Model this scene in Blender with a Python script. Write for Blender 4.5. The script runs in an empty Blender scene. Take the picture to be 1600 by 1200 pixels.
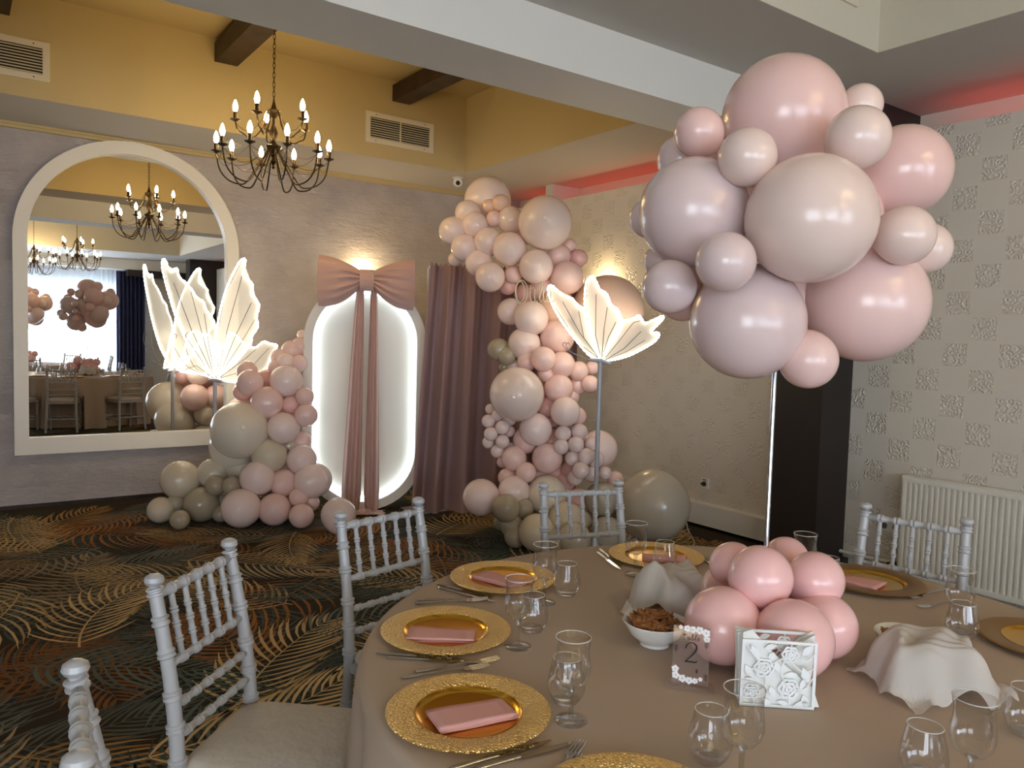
import bpy, bmesh, math, random
import numpy as np
from mathutils import Vector, Matrix
random.seed(7)
rng = random.Random(11)
PI = math.pi
# ------------------------------------------------------------------ camera
FPX, CX, CY = 1210.0, 800.0, 600.0
CAM = np.array([0.0, 0.0, 1.52])
_a, _p, _r = math.radians(54.2), math.radians(3.45), math.radians(1.6)
FWD = np.array([math.cos(_a)*math.cos(_p), math.sin(_a)*math.cos(_p), -math.sin(_p)])
_rt = np.array([math.sin(_a), -math.cos(_a), 0.0]); _up = np.cross(_rt, FWD)
RIGHT = _rt*math.cos(_r) + _up*math.sin(_r)
UPV = _up*math.cos(_r) - _rt*math.sin(_r)
sc = bpy.context.scene
col = sc.collection
cam = bpy.data.objects.new('camera', bpy.data.cameras.new('camera'))
cam.data.sensor_width = 36.0
cam.data.lens = 36.0*FPX/1600.0
cam.data.clip_start = 0.05
cam.matrix_world = Matrix(((RIGHT[0], UPV[0], -FWD[0], CAM[0]), (RIGHT[1], UPV[1], -FWD[1], CAM[1]),
                           (RIGHT[2], UPV[2], -FWD[2], CAM[2]), (0, 0, 0, 1)))
col.objects.link(cam); sc.camera = cam
# ------------------------------------------------------------------ world, exposure
wd = bpy.data.worlds.new('world'); sc.world = wd; wd.use_nodes = True
wd.node_tree.nodes['Background'].inputs[0].default_value = (0.75, 0.87, 1.0, 1)
wd.node_tree.nodes['Background'].inputs[1].default_value = 0.5
sc.view_settings.view_transform = 'Standard'
sc.view_settings.look = 'None'
sc.view_settings.gamma = 1.0
sc.view_settings.use_curve_mapping = False
sc.view_settings.exposure = 0.90
BULB = 56.0           # candle bulbs of the chandeliers
WIN_STRENGTH = 7.0     # daylight in the window panes and the added left fill windows
SCONCE_POWER = 4.2
COVE_STRENGTH = 2.2
OVAL_STRENGTH = 3.2
WING_LED = 7.0
# ------------------------------------------------------------------ measuring helpers
def ray(x, y): return FWD + RIGHT*((x-CX)/FPX) - UPV*((y-CY)/FPX)
def at(x, y, X=None, Y=None, Z=None, D=None):
    d = ray(x, y)
    if X is not None: t = (X-CAM[0])/d[0]
    elif Y is not None: t = (Y-CAM[1])/d[1]
    elif Z is not None: t = (Z-CAM[2])/d[2]
    else: t = D
    return CAM + d*t
def at_plane(x, y, P0, n):
    d = ray(x, y); n = np.array(n, float)
    t = ((np.array(P0)-CAM) @ n)/(d @ n)
    return CAM + d*t
# ------------------------------------------------------------------ materials
def lin(c):
    c = c/255.0
    return c/12.92 if c <= 0.04045 else ((c+0.055)/1.055)**2.4
def rgb(r, g, b): return (lin(r), lin(g), lin(b), 1.0)
def mat(name, c, rough=0.5, metal=0.0, spec=0.5, bump=None, var=None, coat=0.0, sheen=0.0, sss=0.0, emit=None, emit_s=0.0, trans=0.0, ior=1.45):
    m = bpy.data.materials.new(name); m.use_nodes = True
    nt = m.node_tree; b = nt.nodes['Principled BSDF']
    cc = rgb(*c)
    b.inputs['Base Color'].default_value = cc
    b.inputs['Roughness'].default_value = rough
    b.inputs['Metallic'].default_value = metal
    b.inputs['Specular IOR Level'].default_value = spec
    b.inputs['IOR'].default_value = ior
    if coat: b.inputs['Coat Weight'].default_value = coat; b.inputs['Coat Roughness'].default_value = 0.15
    if sheen: b.inputs['Sheen Weight'].default_value = sheen; b.inputs['Sheen Roughness'].default_value = 0.4
    if sss:
        b.inputs['Subsurface Weight'].default_value = sss
        b.inputs['Subsurface Radius'].default_value = (0.05, 0.025, 0.02)
        b.inputs['Subsurface Scale'].default_value = 0.6
    if trans: b.inputs['Transmission Weight'].default_value = trans
    if emit:
        b.inputs['Emission Color'].default_value = rgb(*emit); b.inputs['Emission Strength'].default_value = emit_s
    if bump or var:
        tc = nt.nodes.new('ShaderNodeTexCoord')
    if var:   # (scale, (r,g,b) second colour, contrast low, high)
        n = nt.nodes.new('ShaderNodeTexNoise'); n.inputs['Scale'].default_value = var[0]; n.inputs['Detail'].default_value = 6
        r = nt.nodes.new('ShaderNodeMapRange'); r.inputs[1].default_value = var[2]; r.inputs[2].default_value = var[3]
        mx = nt.nodes.new('ShaderNodeMix'); mx.data_type = 'RGBA'
        mx.inputs[6].default_value = cc; mx.inputs[7].default_value = rgb(*var[1])
        nt.links.new(tc.outputs['Object'], n.inputs['Vector']); nt.links.new(n.outputs['Fac'], r.inputs[0])
        nt.links.new(r.outputs[0], mx.inputs[0]); nt.links.new(mx.outputs[2], b.inputs['Base Color'])
    if bump:  # (scale, strength, distance)
        n = nt.nodes.new('ShaderNodeTexNoise'); n.inputs['Scale'].default_value = bump[0]; n.inputs['Detail'].default_value = 6
        bp = nt.nodes.new('ShaderNodeBump'); bp.inputs['Strength'].default_value = bump[1]; bp.inputs['Distance'].default_value = bump[2]
        nt.links.new(tc.outputs['Object'], n.inputs['Vector']); nt.links.new(n.outputs['Fac'], bp.inputs['Height'])
        nt.links.new(bp.outputs[0], b.inputs['Normal'])
    return m
def emat(name, c, s):
    m = bpy.data.materials.new(name); m.use_nodes = True
    nt = m.node_tree; nt.nodes.clear()
    o = nt.nodes.new('ShaderNodeOutputMaterial'); e = nt.nodes.new('ShaderNodeEmission')
    e.inputs[0].default_value = rgb(*c); e.inputs[1].default_value = s
    nt.links.new(e.outputs[0], o.inputs[0]); return m
def clear_mat(name, tint, base=0.04, edge=0.75, rough=0.02, body=None, body_w=0.0, blend=0.2):
    """thin clear sheet: mostly see-through, more reflective at grazing angles"""
    m = bpy.data.materials.new(name); m.use_nodes = True
    nt = m.node_tree; nt.nodes.clear(); N = nt.nodes.new; L = nt.links.new
    o = N('ShaderNodeOutputMaterial'); t = N('ShaderNodeBsdfTransparent'); g = N('ShaderNodeBsdfGlossy')
    t.inputs[0].default_value = rgb(*tint); g.inputs['Roughness'].default_value = rough
    lw = N('ShaderNodeLayerWeight'); lw.inputs[0].default_value = blend
    mr = N('ShaderNodeMapRange'); mr.inputs[3].default_value = base; mr.inputs[4].default_value = edge
    mx = N('ShaderNodeMixShader')
    L(lw.outputs['Facing'], mr.inputs[0]); L(mr.outputs[0], mx.inputs[0]); L(t.outputs[0], mx.inputs[1]); L(g.outputs[0], mx.inputs[2])
    last = mx.outputs[0]
    if body:
        d = N('ShaderNodeBsdfDiffuse'); d.inputs[0].default_value = rgb(*body)
        m2 = N('ShaderNodeMixShader'); m2.inputs[0].default_value = body_w
        L(last, m2.inputs[1]); L(d.outputs[0], m2.inputs[2]); last = m2.outputs[0]
    L(last, o.inputs[0]); return m
def sheer_mat(name, c, see, emit=None, es=0.0, transl=0.5):
    m = bpy.data.materials.new(name); m.use_nodes = True
    nt = m.node_tree; nt.nodes.clear(); N = nt.nodes.new; L = nt.links.new
    o = N('ShaderNodeOutputMaterial'); t = N('ShaderNodeBsdfTransparent'); d = N('ShaderNodeBsdfDiffuse'); tl = N('ShaderNodeBsdfTranslucent')
    d.inputs[0].default_value = rgb(*c); tl.inputs[0].default_value = rgb(*c)
    m1 = N('ShaderNodeMixShader'); m1.inputs[0].default_value = transl
    L(d.outputs[0], m1.inputs[1]); L(tl.outputs[0], m1.inputs[2])
    last = m1.outputs[0]
    if emit:
        e = N('ShaderNodeEmission'); e.inputs[0].default_value = rgb(*emit); e.inputs[1].default_value = es
        ad = N('ShaderNodeAddShader'); L(last, ad.inputs[0]); L(e.outputs[0], ad.inputs[1]); last = ad.outputs[0]
    m2 = N('ShaderNodeMixShader'); m2.inputs[0].default_value = see
    L(last, m2.inputs[1]); L(t.outputs[0], m2.inputs[2]); L(m2.outputs[0], o.inputs[0]); return m
def wallpaper_mat(name, c):
    """cream wallpaper embossed with a checkerboard of little flowers"""
    m = bpy.data.materials.new(name); m.use_nodes = True
    nt = m.node_tree; b = nt.nodes['Principled BSDF']; N = nt.nodes.new; L = nt.links.new
    b.inputs['Base Color'].default_value = rgb(*c); b.inputs['Roughness'].default_value = 0.42
    g = N('ShaderNodeNewGeometry'); mp = N('ShaderNodeMapping'); mp.inputs['Scale'].default_value = (0.0001, 1/0.16, 1/0.16)
    mp.inputs['Location'].default_value = (0.5, 0.1, 0.2)
    L(g.outputs['Position'], mp.inputs[0])
    ck = N('ShaderNodeTexChecker'); ck.inputs['Scale'].default_value = 1.0; L(mp.outputs[0], ck.inputs['Vector'])
    sp = N('ShaderNodeSeparateXYZ'); L(mp.outputs[0], sp.inputs[0])
    def frac_edge(sock):
        f = N('ShaderNodeMath'); f.operation = 'FRACT'; L(sock, f.inputs[0])
        s = N('ShaderNodeMath'); s.operation = 'SUBTRACT'; s.inputs[1].default_value = 0.5; L(f.outputs[0], s.inputs[0])
        a = N('ShaderNodeMath'); a.operation = 'ABSOLUTE'; L(s.outputs[0], a.inputs[0])
        l = N('ShaderNodeMath'); l.operation = 'LESS_THAN'; l.inputs[1].default_value = 0.44; L(a.outputs[0], l.inputs[0]); return l.outputs[0]
    e1, e2 = frac_edge(sp.outputs[1]), frac_edge(sp.outputs[2])
    v = N('ShaderNodeTexVoronoi'); v.inputs['Scale'].default_value = 28; L(g.outputs['Position'], v.inputs['Vector'])
    sn = N('ShaderNodeMath'); sn.operation = 'SINE'; mu_ = N('ShaderNodeMath'); mu_.operation = 'MULTIPLY'; mu_.inputs[1].default_value = 13.0
    L(v.outputs['Distance'], mu_.inputs[0]); L(mu_.outputs[0], sn.inputs[0])
    p = N('ShaderNodeMath'); p.operation = 'MULTIPLY'; L(e1, p.inputs[0]); L(e2, p.inputs[1])
    p2 = N('ShaderNodeMath'); p2.operation = 'MULTIPLY'; L(p.outputs[0], p2.inputs[0]); L(ck.outputs['Fac'], p2.inputs[1])
    p3 = N('ShaderNodeMath'); p3.operation = 'MULTIPLY'; L(p2.outputs[0], p3.inputs[0]); L(sn.outputs[0], p3.inputs[1])
    bp = N('ShaderNodeBump'); bp.inputs['Strength'].default_value = 0.5; bp.inputs['Distance'].default_value = 0.006
    L(p3.outputs[0], bp.inputs['Height']); L(bp.outputs[0], b.inputs['Normal'])
    return m
def plaster_mat(name):
    m = bpy.data.materials.new(name); m.use_nodes = True
    nt = m.node_tree; b = nt.nodes['Principled BSDF']; N = nt.nodes.new; L = nt.links.new
    g = N('ShaderNodeNewGeometry')
    n1 = N('ShaderNodeTexNoise'); n1.inputs['Scale'].default_value = 1.3; n1.inputs['Detail'].default_value = 8; n1.inputs['Roughness'].default_value = 0.6
    n2 = N('ShaderNodeTexNoise'); n2.inputs['Scale'].default_value = 14; n2.inputs['Detail'].default_value = 8; n2.inputs['Roughness'].default_value = 0.7
    mp = N('ShaderNodeMapping'); mp.inputs['Scale'].default_value = (0.6, 1, 1.6)
    L(g.outputs['Position'], n1.inputs[0]); L(g.outputs['Position'], mp.inputs[0]); L(mp.outputs[0], n2.inputs[0])
    cr = N('ShaderNodeValToRGB'); e = cr.color_ramp.elements
    e[0].position = 0.35; e[0].color = rgb(176, 166, 164); e[1].position = 0.68; e[1].color = rgb(210, 200, 194)
    L(n1.outputs['Fac'], cr.inputs[0]); L(cr.outputs[0], b.inputs['Base Color'])
    b.inputs['Roughness'].default_value = 0.5
    r = N('ShaderNodeValToRGB'); r.color_ramp.elements[0].position = 0.42; r.color_ramp.elements[1].position = 0.62
    L(n2.outputs['Fac'], r.inputs[0])
    bp = N('ShaderNodeBump'); bp.inputs['Strength'].default_value = 0.55; bp.inputs['Distance'].default_value = 0.018
    L(r.outputs[0], bp.inputs['Height']); L(bp.outputs[0], b.inputs['Normal']); return m
def attr_mat(name, rough=0.9):
    m = bpy.data.materials.new(name); m.use_nodes = True
    nt = m.node_tree; b = nt.nodes['Principled BSDF']; a = nt.nodes.new('ShaderNodeAttribute'); a.attribute_name = 'col'
    nt.links.new(a.outputs['Color'], b.inputs['Base Color']); b.inputs['Roughness'].default_value = rough
    b.inputs['Specular IOR Level'].default_value = 0.15; return m
def hammered_mat(name, c):
    m = mat(name, c, 0.28, 1.0); nt = m.node_tree; b = nt.nodes['Principled BSDF']
    tc = nt.nodes.new('ShaderNodeTexCoord'); v = nt.nodes.new('ShaderNodeTexVoronoi'); v.inputs['Scale'].default_value = 170
    bp = nt.nodes.new('ShaderNodeBump'); bp.inputs['Strength'].default_value = 1.0; bp.inputs['Distance'].default_value = 0.008; bp.invert = True
    nt.links.new(tc.outputs['Object'], v.inputs['Vector']); nt.links.new(v.outputs['Distance'], bp.inputs['Height']); nt.links.new(bp.outputs[0], b.inputs['Normal'])
    return m
M = {}
M['cream_paint'] = mat('cream_paint', (198, 177, 128), 0.7)
M['pale_paint'] = mat('pale_paint', (214, 206, 186), 0.7)
M['soffit'] = mat('soffit_paint', (205, 198, 188), 0.75)
M['white_paint'] = mat('white_paint', (225, 222, 214), 0.6)
M['plaster'] = plaster_mat('venetian_plaster')
M['wallpaper'] = wallpaper_mat('embossed_wallpaper', (216, 207, 192))
M['plain_wall'] = mat('plain_wall', (214, 204, 190), 0.7)
M['dark_wood'] = mat('dark_wood', (58, 38, 26), 0.45, bump=(30, 0.2, 0.002), var=(8, (38, 26, 20), 0.4, 0.6))
M['dark_column'] = mat('dark_column', (40, 33, 30), 0.5)
M['frame_white'] = mat('frame_white', (236, 229, 216), 0.4)
M['mirror'] = mat('mirror_glass', (240, 240, 240), 0.0, 1.0)
M['carpet'] = mat('carpet_base', (58, 48, 40), 0.95, spec=0.1, var=(1.1, (62, 58, 46), 0.42, 0.62))
M['frond'] = attr_mat('carpet_frond_print')
M['bronze'] = mat('antique_bronze', (70, 56, 38), 0.35, 0.9)
M['bulb'] = emat('bulb_glow', (255, 222, 160), BULB)
M['sconce_bulb'] = emat('sconce_bulb_glow', (255, 222, 160), 14.0)
M['vent'] = mat('vent_cream', (222, 212, 188), 0.55)
M['vent_dark'] = mat('vent_dark', (24, 22, 20), 0.8)
M['white_plastic'] = mat('white_plastic', (232, 230, 224), 0.35)
M['black'] = mat('black_plastic', (14, 14, 14), 0.3)
M['amber'] = mat('amber_sticker', (190, 140, 50), 0.5)
M['radiator'] = mat('radiator_enamel', (226, 222, 210), 0.35)
M['brass'] = mat('valve_brass', (120, 104, 80), 0.4, 0.8)
M['led_cool'] = emat('led_cool_white', (222, 243, 255), OVAL_STRENGTH)
M['led_warm'] = emat('led_warm_white', (255, 246, 222), WING_LED)
M['led_red'] = emat('led_red', (255, 60, 40), COVE_STRENGTH)
M['wing'] = sheer_mat('wing_organza_glow', (255, 250, 238), 0.42, (255, 246, 226), 0.20, 0.5)  # slight emission paints the rim lights' glow into the fabric
M['wire'] = mat('grey_wire', (110, 108, 108), 0.4, 0.6)
M['pole_grey'] = mat('pole_grey', (176, 178, 184), 0.4, 0.2)
M['chrome'] = mat('chrome', (200, 200, 205), 0.18, 1.0)
M['velvet_rose'] = mat('rose_velvet', (210, 172, 160), 0.75, sheen=0.5, spec=0.2)
M['velvet_mauve'] = mat('mauve_velvet', (166, 136, 134), 0.7, sheen=0.15, spec=0.2)
M['tablecloth'] = mat('taupe_cloth', (184, 165, 146), 0.85, spec=0.15, bump=(260, 0.08, 0.001))
M['chair'] = mat('pearl_grey_resin', (180, 180, 181), 0.3, coat=0.2)
M['cushion'] = mat('ivory_cushion', (202, 192, 178), 0.7, bump=(22, 0.7, 0.012))
M['gold'] = mat('gold', (226, 172, 62), 0.2, 1.0)
M['gold_hammered'] = hammered_mat('gold_hammered', (238, 200, 122))
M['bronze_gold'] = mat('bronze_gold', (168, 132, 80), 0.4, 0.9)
M['napkin_pink'] = mat('napkin_pink', (226, 172, 164), 0.85, spec=0.1, bump=(120, 0.1, 0.001))
M['steel'] = mat('steel', (190, 188, 184), 0.18, 1.0)
M['glass'] = clear_mat('drinking_glass', (251, 251, 251), 0.045, 0.8, blend=0.3)
M['glass_solid'] = clear_mat('solid_glass', (246, 247, 247), 0.12, 0.7)
M['glass_rim_glint'] = clear_mat('glass_rim_glint', (246, 247, 247), 0.15, 0.7, body=(245, 245, 242), body_w=0.5)  # white body paints in the bright highlight along the rims
M['acrylic'] = clear_mat('clear_acrylic', (244, 242, 240), 0.03, 0.35, body=(226, 200, 190), body_w=0.10)
M['ink'] = mat('black_ink', (18, 16, 16), 0.6)
M['ink_brown'] = mat('brown_ink', (64, 46, 40), 0.6)
M['print_white'] = mat('white_print', (240, 238, 236), 0.6)
M['holder'] = mat('holder_white', (238, 240, 240), 0.5)
M['paper'] = mat('paper_napkin', (232, 232, 228), 0.85, spec=0.1)
M['paper_sheer'] = sheer_mat('tissue_napkin', (236, 230, 222), 0.06, transl=0.35)
M['ceramic'] = mat('white_ceramic', (236, 234, 228), 0.15, coat=0.4)
M['cracker'] = mat('cracker', (160, 106, 58), 0.7, var=(60, (120, 74, 36), 0.4, 0.65))
M['wicker'] = mat('wicker', (150, 102, 64), 0.65, var=(90, (108, 70, 42), 0.4, 0.6))
M['base_pink'] = mat('pink_base_board', (222, 186, 176), 0.6)
M['sign_gold'] = mat('sign_gold', (232, 214, 178), 0.4, 0.0)
M['navy'] = mat('navy_drape', (24, 30, 68), 0.85, sheen=0.2)
M['sheer'] = sheer_mat('white_sheer', (226, 238, 250), 0.34, transl=0.75)
M['daylight'] = emat('daylight_pane', (220, 231, 244), WIN_STRENGTH)
M['cable'] = mat('white_cable', (210, 206, 198), 0.5)
BCOL = dict(pk=(245, 208, 198), lp=(247, 222, 213), rp=(238, 188, 180), cr=(234, 221, 200), sd=(216, 201, 176), k1=(228, 190, 182), k2=(228, 203, 192), k3=(218, 194, 190), k4=(230, 196, 188), sg=(174, 160, 136),  # k tones: same balloon pinks darkened so the centrepiece looks less lit
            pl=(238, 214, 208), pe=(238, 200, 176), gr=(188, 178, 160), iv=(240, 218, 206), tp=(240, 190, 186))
for k, c in BCOL.items():
    M['b_'+k] = mat('balloon_'+k, c, 0.24, spec=0.5, coat=0.35)
# ------------------------------------------------------------------ mesh building
class MB:
    def __init__(s): s.v = []; s.f = []
    def add(s, vs, fs):
        o = len(s.v); s.v += [tuple(float(c) for c in p) for p in vs]; s.f += [tuple(i+o for i in f) for f in fs]; return s
    def box(s, x0, x1, y0, y1, z0, z1):
        return s.add([(x0,y0,z0),(x1,y0,z0),(x1,y1,z0),(x0,y1,z0),(x0,y0,z1),(x1,y0,z1),(x1,y1,z1),(x0,y1,z1)],
                     [(0,3,2,1),(4,5,6,7),(0,1,5,4),(1,2,6,5),(2,3,7,6),(3,0,4,7)])
    def lathe(s, prof, n=24, o=(0,0,0), M_=None, cap=True):
        vs = []; fs = []
        for (r, z) in prof:
            for k in range(n):
                a = 2*PI*k/n; vs.append(Vector((r*math.cos(a), r*math.sin(a), z)))
        for i in range(len(prof)-1):
            for k in range(n):
                k2 = (k+1) % n; fs.append((i*n+k, i*n+k2, (i+1)*n+k2, (i+1)*n+k))
        if cap:
            if prof[0][0] > 1e-5: fs.append(tuple(range(n-1, -1, -1)))
            if prof[-1][0] > 1e-5: fs.append(tuple((len(prof)-1)*n+k for k in range(n)))
        if M_ is not None: vs = [M_ @ v for v in vs]
        return s.add([(v[0]+o[0], v[1]+o[1], v[2]+o[2]) for v in vs], fs)
    def tube(s, pts, r, n=8, closed=False, flat=1.0):
        pts = [Vector([float(c) for c in p]) for p in pts]; m = len(pts)
        rs = r if isinstance(r, (list, tuple)) else [r]*m
        vs = []; fs = []; prev = None
        for i, p in enumerate(pts):
            if closed: t = pts[(i+1) % m]-pts[i-1]
            else: t = pts[min(i+1, m-1)]-pts[max(i-1, 0)]
            if t.length < 1e-9: t = Vector((0,0,1))
            t.normalize()
            if prev is None:
                a = Vector((0,0,1)) if abs(t.z) < 0.9 else Vector((1,0,0))
                u = t.cross(a).normalized()
            else:
                u = (prev - t*prev.dot(t)); u = u.normalized() if u.length > 1e-6 else t.orthogonal().normalized()
            prev = u; w = t.cross(u)
            for k in range(n):
                a = 2*PI*k/n; vs.append(p + (u*math.cos(a) + w*math.sin(a)*flat)*rs[i])
        for i in range(m if closed else m-1):
            j = (i+1) % m
            for k in range(n):
                k2 = (k+1) % n; fs.append((i*n+k, i*n+k2, j*n+k2, j*n+k))
        if not closed: fs += [tuple(range(n-1, -1, -1)), tuple((m-1)*n+k for k in range(n))]
        return s.add(vs, fs)
    def cyl(s, a, b, r0, r1=None, n=12): return s.tube([a, b], [r0, r0 if r1 is None else r1], n)
    def ball(s, c, r, n=16, m=10, sz=1.0):
        prof = [(max(1e-6, r*math.sin(PI*i/m)), -r*sz*math.cos(PI*i/m)) for i in range(m+1)]
        return s.lathe(prof, n, c, cap=False)
    def grid(s, P, closed_u=False):
        """P[i][j] points"""
        a, b = len(P), len(P[0]); vs = [p for row in P for p in row]; fs = []
        for i in range(a if closed_u else a-1):
            for j in range(b-1):
                i2 = (i+1) % a; fs.append((i*b+j, i2*b+j, i2*b+j+1, i*b+j+1))
        return s.add(vs, fs)
    def prism(s, poly, d):
        """poly: list of 3-D points (planar), d: extrusion vector"""
        n = len(poly); d = np.array(d, float); a = [np.array(p, float) for p in poly]
        return s.add(a + [p+d for p in a], [tuple(range(n-1, -1, -1)), tuple(range(n, 2*n))] + [(i, (i+1) % n, (i+1) % n+n, i+n) for i in range(n)])
    def mesh(s, name, m, smooth=True, angle=40):
        me = bpy.data.meshes.new(name); me.from_pydata(s.v, [], s.f); me.validate()
        bm = bmesh.new(); bm.from_mesh(me); bmesh.ops.recalc_face_normals(bm, faces=bm.faces); bm.to_mesh(me); bm.free()
        if isinstance(m, str): m = M[m]
        me.materials.append(m)
        if smooth:
            for p in me.polygons: p.use_smooth = True
            try: me.set_sharp_from_angle(angle=math.radians(angle))
            except Exception: pass
        me.update(); return me
    def build(s, name, m, parent=None, smooth=True, angle=40):
        me = s.mesh(name, m, smooth, angle)
        o = bpy.data.objects.new(name, me); col.objects.link(o)
        if parent is not None: o.parent = parent
        return o
    def shift(s, loc, k=0):
        s.v = s.v[:k] + [(x-loc[0], y-loc[1], z-loc[2]) for x, y, z in s.v[k:]]; return s
def B(): return MB()
def tag(o, label=None, cat=None, group=None, kind=None):
    if label: o['label'] = label
    if cat: o['category'] = cat
    if group: o['group'] = group
    if kind: o['kind'] = kind
    return o
def thing(name, label, cat, loc=(0,0,0), rz=0.0, group=None):
    o = bpy.data.objects.new(name, None); o.empty_display_size = 0.05; col.objects.link(o)
    o.location = [float(c) for c in loc]; o.rotation_euler = (0, 0, rz); return tag(o, label, cat, group)
def wpart(mb, name, m, parent, **k):
    """a part whose mesh was laid out in world space; its parent only has a location"""
    mb.shift(parent.location); return mb.build(name, m, parent, **k)
def single(mb, name, m, label, cat, loc, group=None, **k):
    """a one-mesh thing laid out in world space, origin moved to loc"""
    mb.shift(loc); o = mb.build(name, m, None, **k); o.location = [float(c) for c in loc]; return tag(o, label, cat, group)
def struct(mb, name, m, label=None, **k):
    o = mb.build(name, m, None, **k); tag(o, label, None, None, 'structure'); return o
def copy_tree(o, parent=None):
    c = o.copy(); col.objects.link(c)
    if parent is not None: c.parent = parent
    for ch in list(o.children): copy_tree(ch, c)
    return c
def rotz(p, a): return (p[0]*math.cos(a)-p[1]*math.sin(a), p[0]*math.sin(a)+p[1]*math.cos(a), p[2])
# ------------------------------------------------------------------ room shell
YB = 7.46; XR = 5.05; XO = 5.43; ZC = 3.12; XL = -3.6; YF = -6.0; ZR = 3.84
struct(B().box(XL, XO, YF-0.4, YB+0.1, -0.06, 0.0), 'floor', 'carpet', smooth=False)
struct(B().box(XL-0.1, XO, YB, YB+0.1, 0, 4.0), 'wall_back', 'plaster', smooth=False)
wr = struct(B().box(XR, XR+0.1, 3.36, YB, 0, 2.935), 'wall_right', 'wallpaper', smooth=False)
B().box(XR, XR+0.1, YF, 2.972, 0, 2.92).build('wallpaper_panel', 'wallpaper', wr, smooth=False)
B().box(XO, XO+0.1, YF, YB, 0, 4.0).build('outer_wall', 'plain_wall', wr, smooth=False)
B().box(XR+0.1, XO, YF, YB, 2.80, 2.84).build('cove_shelf', 'plain_wall', wr, smooth=False)
for y in (6.40, 1.1, -1.8):
    B().box(XR+0.02, XO, y, y+0.12, 2.84, ZC).build('cove_post', 'plain_wall', wr, smooth=False)
led = single(B().box(5.30, 5.33, 3.6, 7.2, 2.842, 2.86), 'cove_light_strip', 'led_red', 'red light strip glowing in the ceiling cove above the garland', 'light strip', (5.3, 5.4, 2.842))
led = single(B().box(5.30, 5.33, -3.5, 2.55, 2.842, 2.86), 'cove_light_strip', 'led_red', 'red light strip glowing in the ceiling cove above the radiator', 'light strip', (5.3, 0, 2.842))
FILL_WIN_Y = (-4.6, -1.6)
lwb = B(); lwb.box(XL-0.25, XL, YF, FILL_WIN_Y[0], 0, ZC); lwb.box(XL-0.25, XL, FILL_WIN_Y[1], YB, 0, ZC); lwb.box(XL-0.25, XL, FILL_WIN_Y[0], FILL_WIN_Y[1], 0, 0.45); lwb.box(XL-0.25, XL, FILL_WIN_Y[0], FILL_WIN_Y[1], 2.5, ZC)
struct(lwb, 'wall_left', 'plain_wall', smooth=False)
for i in range(2):  # fill windows added on the unseen left wall for cool side light
    a, b = FILL_WIN_Y[0]+i*1.5, FILL_WIN_Y[0]+(i+1)*1.5
    f = B(); f.box(XL-0.2, XL-0.1, a, a+0.07, 0.45, 2.5); f.box(XL-0.2, XL-0.1, b-0.07, b, 0.45, 2.5); f.box(XL-0.2, XL-0.1, a+0.07, b-0.07, 0.45, 0.53); f.box(XL-0.2, XL-0.1, a+0.07, b-0.07, 2.42, 2.5)
    wo = struct(f, 'window_%d' % (i+5), 'white_paint', smooth=False)
    B().box(XL-0.16, XL-0.14, a+0.07, b-0.07, 0.53, 2.42).build('pane', 'daylight', wo, smooth=False)
# soffit slab with two raised bays, cream inside
X0, X1 = -2.6, 4.10
bays = [(4.13, 6.575), (-3.6, 2.37)]
cl = B(); ys = [YF-0.4, bays[1][0], bays[1][1], bays[0][0], bays[0][1], YB+0.1]
cl.box(XL-0.1, X0, ys[0], ys[5], ZC, ZC+0.08); cl.box(X1, XO+0.1, ys[0], ys[5], ZC, ZC+0.08)
for a, b in ((0, 1), (2, 3), (4, 5)): cl.box(X0, X1, ys[a], ys[b], ZC, ZC+0.08)
ceil = struct(cl, 'ceiling', 'soffit', smooth=False)
for a, b in bays:
    w = B()
    t = 0.06
    e = 0.004; z0 = ZC+0.0005
    w.box(X0-t, X0+e, a-t, b+t, z0, ZR); w.box(X1-e, X1+t, a-t, b+t, z0, ZR)
    w.box(X0+e, X1-e, a-t, a+e, z0, ZR); w.box(X0+e, X1-e, b-e, b+t, z0, ZR)
    bm_ = 'cream_paint' if a > 0 else 'pale_paint'
    w.build('raised_bay_wall', bm_, ceil, smooth=False)
    B().box(X0-t, X1+t, a-t, b+t, ZR, ZR+0.06).build('raised_bay_ceiling', bm_, ceil, smooth=False)
    for x in (-1.32, 0.16, 1.717, 3.295):
        B().box(x, x+0.18, a+0.004, b-0.004, 3.655, 3.80).build('ceiling_beam', 'dark_wood', ceil, smooth=False)
struct(B().box(XL, XO, 3.06, 3.49, 2.85, ZC-0.0005), 'trim_1', 'white_paint', 'white plastered downstand beam across the hall', smooth=False)
struct(B().box(XL, XR, YB-0.03, YB, ZC-0.045, ZC-0.001).box(XL, XR, YB-0.045, YB, ZC-0.02, ZC-0.001), 'trim_2', 'cream_paint', smooth=False)
# column with flared head, aligned with the downstand beam
cp = B()
prof = [(4.70, 0), (4.70, 2.05), (4.45, 2.45), (4.45, ZC-0.001), (XO, ZC-0.001), (XO, 0)]
cp.prism([(x, 2.972, z) for x, z in prof], (0, 0.39, 0))
struct(cp, 'wall_column', 'dark_column', 'dark brown column with flared head against the patterned wall', smooth=False)
struct(B().box(4.66, XO, 2.80, 2.971, 2.72, ZC-0.001), 'trim_3', 'dark_column', smooth=False)
struct(B().box(4.62, 4.70, 2.93, 3.40, 0.0, 0.05).box(4.70, XR, 2.93, 2.972, 0, 0.05), 'trim_4', 'dark_column', smooth=False)
struct(B().box(XR-0.10, XR, 3.365, YB, 0.03, 0.20), 'baseboard_right', 'white_paint', smooth=False)
struct(B().box(XL, XR, YB-0.015, YB, 0.0, 0.03), 'baseboard_back', 'dark_wood', smooth=False)
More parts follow.
